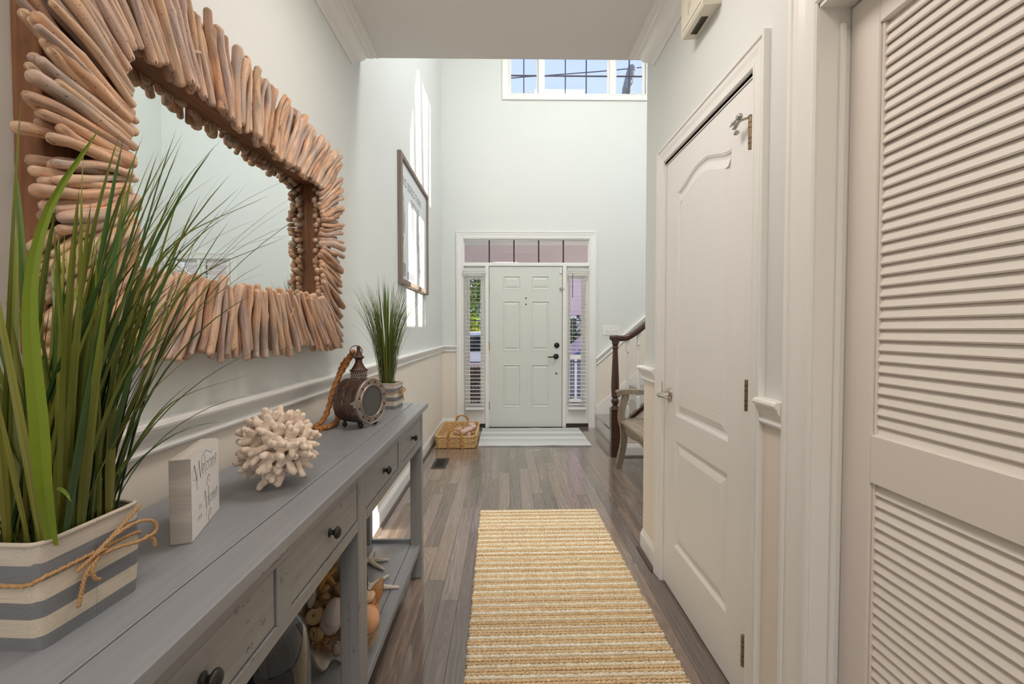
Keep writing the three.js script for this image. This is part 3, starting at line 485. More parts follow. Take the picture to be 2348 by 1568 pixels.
// ------------------------------------------------------------------ driftwood mirror
{
  const t = thing('driftwood_mirror', 'wall mirror framed in radiating sticks of tan driftwood over the console table', 'mirror', [L, 1.58, 1.35]);
  const R = rng(2024), in0 = [0.88, 1.364], in1 = [1.768, 1.797], out0 = [0.715, 1.175], out1 = [1.985, 1.995];
  const wood = (k) => { const c = [[0.78, 0.64, 0.54], [0.82, 0.70, 0.61], [0.74, 0.58, 0.47], [0.80, 0.67, 0.59], [0.77, 0.66, 0.58], [0.84, 0.70, 0.58]][k]; return std({ roughness: 0.72, map: texture(256, 64, (u, v) => { const s = fbm(u * 5, v * 14, 5, 14, k * 7, 4), f = fbm(u * 3, v * 3, 3, 3, k + 50, 3), pit = noise(u * 90, v * 34, 90, 34, k + 3) > 0.93 ? 0.55 : 1, q = (0.8 + 0.44 * s + (f - 0.45) * 0.25) * pit, o = (f - 0.45) * 0.16; return [q * (c[0] + o), q * c[1], q * (c[2] - o)]; }, { size: [0.22, 0.063] }) }); };
  const mats = [0, 1, 2, 3, 4, 5].map(wood), board = std({ map: texture(256, 64, (u, v) => { const s = fbm(u * 3, v * 20, 3, 20, 5, 4), k = 0.75 + 0.5 * s; return [0.56 * k, 0.38 * k, 0.26 * k]; }, { size: [0.5, 0.12] }), roughness: 0.6 });
  part('frame_board', [box(L + 0.001, L + 0.048, out0[1] + 0.03, out1[1] - 0.03, 0.748, 0.84, 0.002, 'y'), box(L + 0.001, L + 0.048, out0[1] + 0.03, out1[1] - 0.03, 1.83, 1.95, 0.002, 'y'), box(L + 0.001, L + 0.048, out1[1] - 0.14, out1[1] - 0.03, 0.84, 1.83, 0.002), box(L + 0.001, L + 0.048, out0[1] + 0.03, out0[1] + 0.14, 0.84, 1.83, 0.002)], board, t);
  part('inner_rim', [box(L + 0.02, L + 0.072, 1.345, 1.815, 0.84, 0.862, 0.001, 'y'), box(L + 0.02, L + 0.072, 1.345, 1.815, 1.79, 1.812, 0.001, 'y'), box(L + 0.02, L + 0.072, 1.812, 1.834, 0.84, 1.812, 0.001), box(L + 0.02, L + 0.072, 1.326, 1.348, 0.84, 1.812, 0.001)], board, t);
  part('mirror_glass', box(L + 0.012, L + 0.026, 1.3, 1.86, 0.81, 1.84), std({ color: '#eef2f0', roughness: 0.012, metalness: 1 }), t);
  // sticks: the inner end walks round the inner rectangle, the outer end round the outer one
  const per = (a, b, q) => { const w = b[0] - a[0], h = b[1] - a[1]; let s = q * 4; const k = Math.floor(s) % 4; s -= Math.floor(s); return [[a[0] + w * s, b[1]], [b[0], b[1] - h * s], [b[0] - w * s, a[1]], [a[0], a[1] + h * s]][k]; };
  const stick = (p, q, x, r, lumps) => {
    const n = 5, pts = [], dx = q[0] - p[0], dy = q[1] - p[1], l = Math.hypot(dx, dy), bend = (R() - 0.5) * 0.014, ph = R() * 6;
    for (let i = 0; i <= n; i++) { const s = i / n, k = bend * Math.sin(s * Math.PI) + 0.0028 * Math.sin(s * 7 + ph); pts.push(V(L + x + 0.004 * Math.sin(s * 4 + ph), p[1] + dy * s + (dx / l) * k, p[0] + dx * s - (dy / l) * k)); }
    const k1 = R(), k2 = R() * 6, knot = 0.15 + R() * 0.7, tw = lerp(0.75, 1.1, R()), te = lerp(0.7, 1.1, R());
    const g = [tube(pts, (s, a) => r * lerp(tw, te, s) * (1 + 0.08 * Math.sin(s * 9 + k2) + 0.05 * Math.cos(2 * a + k2) + (lumps ? 0.3 * Math.exp(-(((s - knot) / 0.05) ** 2)) * Math.max(0, Math.cos(a - k2)) : 0)), 11, 9)];
    if (k1 > 0.93) { const c = pts[2].clone(), e = c.clone().add(new THREE.Vector3(0.01, (R() - 0.5) * 0.03 + 0.02, (R() - 0.5) * 0.05)); g.push(tube([c, c.clone().lerp(e, 0.5).add(new THREE.Vector3(0.004, 0, 0)), e], (s) => r * lerp(0.5, 0.28, s), 6, 6)); }
    part('driftwood_stick', g, mats[Math.floor(R() * 6)], t);
  };
  const round = (count, x, r0, r1, short) => {
    for (let side = 0, i = 0; side < 4; side++) {
      const n = Math.round(count * (side % 2 ? 0.2 : 0.34) * (side === 3 ? 1.6 : 1));
      for (let k = 0; k < n; k++, i++) {
        const f = (k + 0.5 + (R() - 0.5) * 0.5) / n, fan = side % 2 ? 0.0 : 0.0, q = (side + clamp(f + fan, 0.002, 0.998)) / 4, a = per(in0, in1, q), b = per(out0, out1, (side + clamp(f + (R() - 0.5) * 0.04, 0, 1)) / 4);
        const l = Math.hypot(b[0] - a[0], b[1] - a[1]), e0 = (R() - 0.55) * 0.026 - short, e1 = (R() - 0.55) * 0.045 - short * 0.5, ux = (b[0] - a[0]) / l, uy = (b[1] - a[1]) / l;
        stick([a[0] - ux * e0, a[1] - uy * e0], [b[0] + ux * e1, b[1] + uy * e1], x + (R() - 0.5) * 0.01, lerp(r0, r1, R() ** 1.3), R() > 0.5);
      }
    }
  };
  round(112, 0.064, 0.009, 0.0125, 0.006); round(124, 0.083, 0.0075, 0.0135, 0);
}
// ------------------------------------------------------------------ framed poster on the left wall
{
  const t = thing('framed_poster', 'framed grey photo poster with lettering, hung on the left wall near the front door', 'picture', [L, 2.075, 3.925]), d0 = 3.35, d1 = 4.5, y0 = 1.585, y1 = 2.565, w = 0.045, X = L + 0.034;
  const wood = std({ map: texture(256, 64, (u, v) => { const k = 0.8 + 0.4 * fbm(u * 2, v * 24, 2, 24, 9, 4); return [0.56 * k, 0.5 * k, 0.46 * k]; }, { size: [0.6, 0.1] }), roughness: 0.55 });
  const P = [[0, 0.004], [0.003, 0.03], [0.008, 0.034], [w - 0.006, 0.034], [w, 0.028], [w, 0], [0, 0]].map(([a, b]) => [a, b]);
  frameOf(P, d0 + w, d1 - w, y0 + w, y1 - w, (u, v, o) => V(L + o, v, u), true).forEach((g) => part('frame_rail', g, wood, t));
  const poster = canvasTexture(820, 700, (c, W, H) => {
    c.fillStyle = '#dfe2e6'; c.fillRect(0, 0, W, H);
    const gr = (x, y, rx, ry, s, r = 0) => { c.fillStyle = s; c.beginPath(); c.ellipse(x, y, rx, ry, r, 0, 7); c.fill(); };
    gr(10, 330, 90, 170, '#9da0a5'); gr(330, 300, 55, 120, '#8b8e94', -0.15); gr(470, 330, 45, 160, '#a9acb2', 0.1); gr(640, 330, 60, 90, '#a4a7ac'); gr(560, 470, 60, 170, '#9fa2a8', 0.06);
    c.strokeStyle = '#f4f4f6'; c.lineWidth = 9; for (const [a, b, e, f] of [[20, 230, 90, 290], [10, 420, 120, 470], [60, 430, 190, 640], [360, 340, 400, 560], [500, 380, 620, 470], [430, 420, 480, 690]]) { c.beginPath(); c.moveTo(a, b); c.quadraticCurveTo((a + e) / 2 + 30, (b + f) / 2 - 20, e, f); c.stroke(); }
    c.fillStyle = '#8f929a'; c.fillRect(150, 640, 210, 50); c.fillRect(20, 600, 90, 80);
    c.fillStyle = '#5b5e64'; c.font = 'bold 74px sans-serif'; c.textBaseline = 'top'; c.fillText('NO BIRDS-THAN', 34, 66); c.font = 'bold 66px sans-serif'; c.fillText("EATIN' O", 262, 150);
  });
  part('poster_print', sheet(1, 1, (u, v) => [V(L + 0.018, lerp(y0 + w, y1 - w, v), lerp(d0 + w, d1 - w, u)), u, v]), std({ map: poster, roughness: 0.35 }), t);
  part('backing', box(L + 0.002, L + 0.0165, y0 + 0.01, y1 - 0.01, d0 + 0.01, d1 - 0.01), wood, t);
}
// ------------------------------------------------------------------ planters with artificial grass
const stripeTex = (rot) => texture(256, 256, (u, v) => {
  const weave = 0.93 + 0.1 * noise(u * 128, v * 128, 128, 128, 2) + 0.05 * (fbm(u * 8, v * 8, 8, 8, 4, 3) - 0.45), e = (fbm(u * 6, 2, 6, 9, 8, 2) - 0.4) * 0.012, y = v + e;
  const c = y > 0.82 ? [0.80, 0.765, 0.72] : y > 0.655 ? [0.50, 0.51, 0.53] : y > 0.47 ? [0.84, 0.80, 0.73] : y > 0.31 ? [0.50, 0.51, 0.53] : y > 0.135 ? [0.84, 0.80, 0.73] : [0.51, 0.52, 0.54];
  return c.map((q) => q * weave);
}, { size: [1, 1] });
const stripes = std({ map: stripeTex(), roughness: 0.9 }), twineMat = std({ map: texture(128, 32, (u, v) => { const s = 0.75 + 0.4 * (((u * 40 + v * 3) % 1 + 1) % 1); return [0.76 * s, 0.6 * s, 0.42 * s]; }, { size: [0.2, 0.05] }), roughness: 0.9 }), mulch = std({ color: '#2a2320', roughness: 0.95 });
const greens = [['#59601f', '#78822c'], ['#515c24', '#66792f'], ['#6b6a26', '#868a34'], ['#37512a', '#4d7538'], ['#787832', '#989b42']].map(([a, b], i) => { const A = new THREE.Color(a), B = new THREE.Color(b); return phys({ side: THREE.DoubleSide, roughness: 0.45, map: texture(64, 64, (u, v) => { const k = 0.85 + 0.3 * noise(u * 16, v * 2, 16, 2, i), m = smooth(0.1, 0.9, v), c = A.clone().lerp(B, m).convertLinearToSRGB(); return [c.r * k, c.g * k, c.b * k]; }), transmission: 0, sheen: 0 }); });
const limeGreen = phys({ color: '#7d9522', roughness: 0.4 });
function blade(base, phi, a0, a1, len, w, pow = 1.7, n = 12) {     // a folded ribbon; angles from the vertical at base and tip
  const pts = [], p = base.clone(), dir = new THREE.Vector3();
  for (let i = 0; i <= n; i++) { pts.push(p.clone()); const a = lerp(a0, a1, Math.pow((i + 0.5) / n, pow)); dir.set(Math.sin(a) * Math.cos(phi), Math.cos(a), -Math.sin(a) * Math.sin(phi)); p.addScaledVector(dir, len / n); }
  return bladeAlong(pts, w, phi);
}
function bladeAlong(pts, w, phi) {
  const side = new THREE.Vector3(Math.sin(phi), 0, Math.cos(phi)), n = pts.length - 1, up = new THREE.Vector3(), T = new THREE.Vector3();
  return sheet(2, n, (u, v) => { const i = Math.round(v * n), k = Math.min(1, 0.55 + v * 1.6) * Math.pow(1 - v, 0.55) * w; T.copy(pts[Math.min(n, i + 1)]).sub(pts[Math.max(0, i - 1)]).normalize(); up.crossVectors(side, T).normalize(); return [pts[i].clone().addScaledVector(side, (u - 0.5) * k).addScaledVector(up, (u === 0.5 ? 0 : 0.18) * k), u, v]; });
}
function keepOff(g, x, y0 = 0) { const p = g.attributes.position; for (let i = 0; i < p.count; i++) if (p.getX(i) < x && p.getY(i) > y0) p.setX(i, x - 0.018 * (1 - Math.exp((p.getX(i) - x) / 0.05))); g.computeVertexNormals(); return g; }   // blades bend along the wall
function planter(name, label, [x, y, d], turn, w, h, l, bow) {      // w across, l down the hall, in its own frame
  const t = thing(name, label, 'plant', [x, y, d], turn), ring = (k, q) => { const a = k * Math.PI * 2, c = Math.cos(a), s = Math.sin(a), e = 0.16; return new THREE.Vector3(Math.sign(c) * Math.pow(Math.abs(c), e) * w / 2 * q, 0, Math.sign(s) * Math.pow(Math.abs(s), e) * l / 2 * q); };
  const bulge = (v) => 0.97 + 0.045 * Math.sin(v * 2.6) ;
  mesh('fabric_pot', [sheet(64, 14, (u, v) => { const p = ring(u, bulge(v) + 0.006 * (noise(u * 20, v * 6, 20) - 0.5)); p.y = v * h + 0.003 * (noise(u * 14, 3, 14) - 0.5) * v; return [p, u, v]; }, { closeU: true }), sheet(64, 3, (u, v) => { const p = ring(u, bulge(1) - 0.045 * Math.min(1, v * 2)); p.y = h - v * v * 0.03 + 0.003 * (noise(u * 14, 3, 14) - 0.5); return [p, u, 0.95]; }, { closeU: true }), sheet(64, 1, (u, v) => { const p = ring(u, 0.97 * (1 - v)); p.y = 0.001; return [p, u, 0.05]; }, { closeU: true })], stripes, t);
  mesh('cuff_fold', tube(Array.from({ length: 40 }, (_, i) => { const p = ring(i / 40, bulge(1) - 0.01); p.y = h; return p; }), 0.003, 80, 6, { closed: true }), std({ color: '#cfc5b8', roughness: 0.9 }), t);
  const R = rng(Math.round(d * 100));
  mesh('mulch', [sheet(40, 8, (u, v) => { const p = ring(u, 0.93 * (1 - v)); p.y = h - 0.022 + 0.008 * noise(p.x * 90 + 50, p.z * 90 + 50); return [p]; }, { closeU: true }), ...Array.from({ length: 40 }, () => plain(new THREE.IcosahedronGeometry(0.004 + R() * 0.004, 0)).scale(1.6, 0.6, 1).rotateY(R() * 6).translate((R() - 0.5) * w * 0.8, h - 0.014, (R() - 0.5) * l * 0.8))], mulch, t);
  bow(t, ring, bulge);
  return t;
}
const tie = (t, w, h, l, lay) => { // twine round the pot and a bow on the side that looks into the hall (+x)
  const X = w / 2 * 1.0, y = h * 0.66;
  mesh('twine', [tube(Array.from({ length: 48 }, (_, i) => { const a = (i / 48) * Math.PI * 2, c = Math.cos(a), s = Math.sin(a), e = 0.16; return new THREE.Vector3(Math.sign(c) * Math.abs(c) ** e * w / 2 * 1.03, y + 0.004 * Math.sin(a * 2 + 1), Math.sign(s) * Math.abs(s) ** e * l / 2 * 1.03); }), (s, a) => 0.0024 * (1 + 0.25 * Math.sin(s * 900 + a)), 200, 6, { closed: true }), ...lay.map((pts) => tube(pts.map(([z, yy, o]) => new THREE.Vector3(X + 0.003 + o, y + yy, z)), (s, a) => 0.0024 * (1 + 0.25 * Math.sin(s * 160 + a * 2)), 40, 6))], twineMat, t);
};
{ // the near planter: its blades fill the left of the picture, each blade a part
  const W = 0.125, H = 0.125, Ln = 0.135;
  const t = planter('potted_grass', 'tall artificial grass in a striped fabric pot at the near end of the console, tied with a twine bow', [-0.592, TOP, 0.583], -0.06, W, H, Ln, (o) => tie(o, W, H, Ln, [
    [[0.012, 0, 0.004], [-0.012, 0.016, 0.008], [-0.045, 0.022, 0.012], [-0.07, 0.012, 0.014], [-0.074, -0.002, 0.014], [-0.05, -0.006, 0.012], [-0.015, 0.0, 0.008], [0.008, 0, 0.005]],
    [[0.01, 0.004, 0.006], [-0.02, 0.02, 0.006], [-0.045, 0.034, 0.006], [-0.058, 0.04, 0.004]],
    [[0.004, 0, 0.006], [0.02, -0.012, 0.006], [0.026, -0.03, 0.005], [0.03, -0.05, 0.004]], [[0.006, 0.001, 0.007], [0.016, -0.012, 0.008], [0.012, -0.026, 0.008], [0.006, -0.03, 0.007]],
    [[-0.008, 0.002, 0.004], [0.005, 0.006, 0.008], [0.016, 0.0, 0.005], [0.03, -0.006, 0.004]], [[-0.06, -0.004, 0.012], [-0.07, -0.014, 0.013], [-0.072, -0.024, 0.013]]]));
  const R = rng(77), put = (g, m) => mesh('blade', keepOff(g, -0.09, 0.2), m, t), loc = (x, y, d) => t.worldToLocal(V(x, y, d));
  t.updateMatrixWorld(true);
  for (let i = 0; i < 125; i++) {
    const b = new THREE.Vector3((R() - 0.5) * 0.08, 0.108, (R() - 0.5) * 0.08), phi = R() < 0.72 ? (R() + R() - 1) * 1.3 + 0.45 : R() * 6.283, near = Math.sin(phi) < -0.3, a0 = 0.04 + R() * 0.24, l = lerp(0.28, 0.56, R()) * (near ? 0.8 : 1);
    b.x += Math.cos(phi) * 0.015; b.z -= Math.sin(phi) * 0.015;
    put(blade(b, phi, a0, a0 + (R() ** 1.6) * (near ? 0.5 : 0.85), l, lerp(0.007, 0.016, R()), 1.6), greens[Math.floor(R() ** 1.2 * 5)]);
  }
  for (let i = 0; i < 13; i++) { // long thin arcs that sweep over the mirror
    const b = new THREE.Vector3((R() - 0.4) * 0.06, 0.108, (R() - 0.7) * 0.07), phi = lerp(0.1, 1.3, R()), a0 = 0.16 + R() * 0.2; put(blade(b, phi, a0, a0 + 0.3 + R() * 0.95, lerp(0.48, 0.62, R()), lerp(0.003, 0.0052, R()), 1.5, 16), greens[[0, 1, 3][i % 3]]);
  }
  for (const [phi, a0, a1, l, w, m, x, z] of [[0.9, 0.25, 1.7, 0.2, 0.011, 3, 0.03, -0.05], [0.5, 0.3, 1.5, 0.26, 0.009, 3, 0.035, -0.05], [0.2, 0.2, 0.9, 0.22, 0.008, 3, 0.03, -0.055], [0.7, 0.1, 0.5, 0.2, 0.008, 3, 0.03, -0.05], [-0.5, 0.2, 2.0, 0.17, 0.012, 1, 0.02, 0.03], [-2.2, 0.3, 2.1, 0.22, 0.012, 3, -0.01, 0.03], [-1.9, 0.4, 2.2, 0.2, 0.011, 1, -0.03, 0.02], [0.15, 0.35, 1.3, 0.36, 0.006, 3, 0.03, -0.04]]) put(blade(new THREE.Vector3(x, 0.108, z), phi, a0, a1, l, w, 1.2), greens[m]);
  put(bladeAlong(new THREE.CatmullRomCurve3([[-0.535, 0.99, 0.53], [-0.512, 1.07, 0.5], [-0.5, 1.15, 0.485], [-0.495, 1.235, 0.475], [-0.487, 1.3, 0.47], [-0.467, 1.37, 0.47], [-0.418, 1.453, 0.475]].map((p) => loc(...p))).getPoints(18), 0.019, 2.38), limeGreen);
  for (const [tip, mid] of [[[-0.475, 1.504, 0.65], [-0.54, 1.32, 0.62]], [[-0.396, 1.456, 0.68], [-0.5, 1.32, 0.64]], [[-0.335, 1.389, 0.7], [-0.46, 1.31, 0.66]], [[-0.371, 1.458, 0.72], [-0.5, 1.36, 0.67]], [[-0.497, 1.488, 0.72], [-0.55, 1.3, 0.66]], [[-0.381, 1.179, 0.68], [-0.48, 1.14, 0.65]], [[-0.534, 1.441, 0.5], [-0.55, 1.25, 0.53]], [[-0.41, 1.42, 0.66], [-0.5, 1.27, 0.63]]])
    put(bladeAlong(new THREE.CatmullRomCurve3([[-0.57, 0.985, 0.6], [lerp(-0.57, mid[0], 0.55), lerp(0.985, mid[1], 0.55), lerp(0.6, mid[2], 0.5)], mid, tip].map((p) => loc(...p))).getPoints(18), 0.0056, 2.38), greens[0]);
}
{ // the far planter
  const W = 0.12, H = 0.118, Ln = 0.11;
  const t = planter('potted_grass', 'smaller clump of green grass in a striped pot at the far end of the console, behind the lantern', [-0.565, TOP, 2.142], -0.1, W, H, Ln, (o) => tie(o, W, H, Ln, [
    [[0.0, 0, 0.003], [-0.01, 0.012, 0.006], [-0.026, 0.012, 0.012], [-0.03, 0.0, 0.014], [-0.014, -0.004, 0.01], [0, 0, 0.004]], [[0, 0, 0.004], [0.012, 0.012, 0.006], [0.022, 0.006, 0.008], [0.012, -0.004, 0.006], [0, 0, 0.003]],
    [[0, 0, 0.004], [-0.008, -0.015, 0.01], [-0.012, -0.045, 0.012]], [[0, 0, 0.004], [0.006, -0.012, 0.007], [0.008, -0.024, 0.008]]]));
  const R = rng(31), sets = [[], [], [], [], []];
  for (let i = 0; i < 230; i++) { const phi = R() * 6.283, a0 = 0.02 + R() * 0.16, q = R(), b = new THREE.Vector3(Math.cos(phi) * q * 0.035, 0.1, -Math.sin(phi) * q * 0.035); sets[Math.floor(R() * 5)].push(keepOff(blade(b, phi, a0, a0 + 0.1 + R() ** 1.8 * 0.85, lerp(0.3, 0.54, R() ** 0.7), lerp(0.0035, 0.0065, R()), 1.6, 10), -0.17)); }
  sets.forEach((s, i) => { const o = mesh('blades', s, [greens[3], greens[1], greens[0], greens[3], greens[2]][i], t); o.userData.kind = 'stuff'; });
}
// ------------------------------------------------------------------ welcome block
{
  const t = thing('welcome_sign', 'small white wooden block with black script lettering, standing on the console', 'sign', [-0.571, TOP, 0.855], 0), turn = Math.atan2(0.153, -0.049);   // face runs from near to far, leaning to the wall
  t.rotation.y = turn - Math.PI / 2 + Math.PI / 2;
  const face = canvasTexture(640, 600, (c, W, H) => {
    c.fillStyle = '#eeece9'; c.fillRect(0, 0, W, H); c.strokeStyle = '#c9c4bf'; c.lineWidth = 2; for (const y of [205, 430]) { c.beginPath(); c.moveTo(0, y); c.lineTo(W, y + 3); c.stroke(); }
    c.strokeStyle = '#3b3a3a'; c.fillStyle = '#3b3a3a'; c.lineCap = 'round'; c.lineJoin = 'round';
    const s = (w, ...p) => { c.lineWidth = w; c.beginPath(); c.moveTo(p[0], p[1]); for (let i = 2; i < p.length; i += 4) c.quadraticCurveTo(p[i], p[i + 1], p[i + 2], p[i + 3]); c.stroke(); };
    // "Welcome"
    s(13, 70, 70, 92, 120, 118, 190); s(4, 118, 190, 150, 110, 172, 60); s(12, 172, 60, 176, 120, 196, 190); s(4, 196, 190, 236, 110, 232, 40); s(3, 70, 70, 30, 90, 40, 150, 60, 190, 100, 170); s(7, 110, 190, 120, 240, 124, 262);
    s(8, 250, 150, 290, 130, 268, 108, 238, 110, 240, 160); s(4, 240, 160, 250, 200, 290, 170); s(8, 300, 60, 296, 120, 306, 190); s(3, 300, 60, 260, 20, 240, 60, 220, 130, 240, 170);
    s(8, 372, 120, 336, 104, 332, 150); s(5, 332, 150, 340, 196, 380, 172); s(8, 412, 110, 380, 120, 392, 160); s(5, 392, 160, 420, 200, 436, 150, 436, 112, 412, 110);
    s(8, 452, 112, 456, 150, 456, 190); s(4, 456, 150, 476, 100, 486, 120); s(8, 486, 120, 490, 150, 488, 190); s(4, 488, 150, 510, 100, 520, 120); s(8, 520, 120, 524, 160, 526, 190); s(8, 556, 154, 590, 130, 572, 108, 544, 112, 546, 160); s(4, 546, 160, 560, 200, 600, 170); s(4, 250, 40, 330, 0, 420, 60, 460, 70, 480, 50);
    s(9, 340, 300, 330, 250, 390, 230); s(3, 390, 230, 440, 240, 410, 280, 380, 290, 380, 260);
    // "to our"
    c.font = '44px serif'; c.fillText('TO', 150, 424); c.fillText('OUR', 120, 500);
    // "Home"
    s(12, 290, 330, 312, 400, 318, 470); s(11, 372, 320, 366, 400, 378, 470); s(4, 312, 410, 340, 380, 370, 400); s(4, 318, 470, 310, 520, 312, 540); s(5, 290, 330, 262, 350, 268, 390);
    s(8, 420, 396, 392, 400, 400, 440); s(5, 400, 440, 420, 476, 440, 430, 440, 398, 420, 396); s(8, 462, 396, 466, 430, 466, 466); s(4, 466, 430, 484, 386, 494, 402); s(8, 494, 402, 498, 430, 498, 466); s(4, 498, 430, 516, 386, 526, 402); s(8, 526, 402, 530, 440, 532, 466); s(8, 562, 432, 594, 410, 578, 390, 550, 394, 552, 440); s(4, 552, 440, 566, 478, 604, 450);
    s(9, 366, 590, 352, 530, 410, 510); s(3, 410, 510, 456, 516, 430, 556, 404, 566, 404, 540);
  });
  const w = 0.16, h = 0.148, b = 0.032, pale = std({ map: texture(64, 256, (u, v) => { const k = 0.84 + 0.2 * fbm(u * 10, v * 2, 10, 2, 4, 4); return [0.86 * k, 0.83 * k, 0.80 * k]; }, { size: [0.06, 0.16] }), roughness: 0.8 });
  // local frame: x runs along the face (near -> far), z out of the face
  mesh('block', boxUV(chamfered(w, h, b, 0.0012).translate(0, h / 2, -b / 2), 'y'), pale, t);
  mesh('printed_face', sheet(1, 1, (u, v) => [new THREE.Vector3(lerp(-w / 2 + 0.001, w / 2 - 0.001, u), lerp(0.001, h - 0.001, v), 0.0004), u, v]), std({ map: face, roughness: 0.75 }), t);
}
// ------------------------------------------------------------------ coral
{
  const t = thing('coral', 'round branching piece of cream coral on the console beside the welcome block', 'coral', [-0.545, TOP, 1.075]), R = rng(404), bones = [[new THREE.Vector3(), new THREE.Vector3(0, 0.001, 0), 0.036, 0.036]], N = 58;
  for (let i = 0; i < N; i++) {
    const y = 1 - (2 * (i + 0.5)) / N, r = Math.sqrt(1 - y * y), a = i * 2.39996 + (R() - 0.5) * 0.4, d = new THREE.Vector3(r * Math.cos(a), y, r * Math.sin(a)).normalize();
    if (d.y < -0.86) continue;
    const l = 0.05 + R() * 0.012, p = d.clone().multiplyScalar(l); bones.push([new THREE.Vector3(), p, 0.011, 0.0086]);
    const k = 2 + Math.floor(R() * 2), side = new THREE.Vector3(R() - 0.5, R() - 0.5, R() - 0.5).cross(d).normalize();
    for (let j = 0; j < k; j++) {
      const e = d.clone().addScaledVector(side.clone().applyAxisAngle(d, (j / k) * 6.283 + R()), 0.75 + R() * 0.5).normalize(), q = p.clone().addScaledVector(e, 0.015 + R() * 0.012);
      bones.push([p, q, 0.0085, 0.0075]);
      const e2 = e.clone().addScaledVector(d, 0.6).add(new THREE.Vector3(R() - 0.5, R() - 0.5, R() - 0.5).multiplyScalar(0.5)).normalize(); bones.push([q, q.clone().addScaledVector(e2, 0.008 + R() * 0.012), 0.0078, 0.0066]);
      if (R() > 0.5) { const e3 = e.clone().add(new THREE.Vector3(R() - 0.5, R() - 0.5, R() - 0.5).multiplyScalar(1.6)).normalize(); bones.push([q, q.clone().addScaledVector(e3, 0.012), 0.0075, 0.006]); }
    }
  }
  const g = blob(bones, 0.115, 112, 900, (x, y, z) => 0.0022 * (noise(x * 420 + 90, y * 420 + z * 330 + 90) - 0.5));
  g.computeBoundingBox();
  mesh('coral_body', g.translate(0, -g.boundingBox.min.y, 0), std({ color: '#ead9c8', roughness: 0.9 }), t);
}
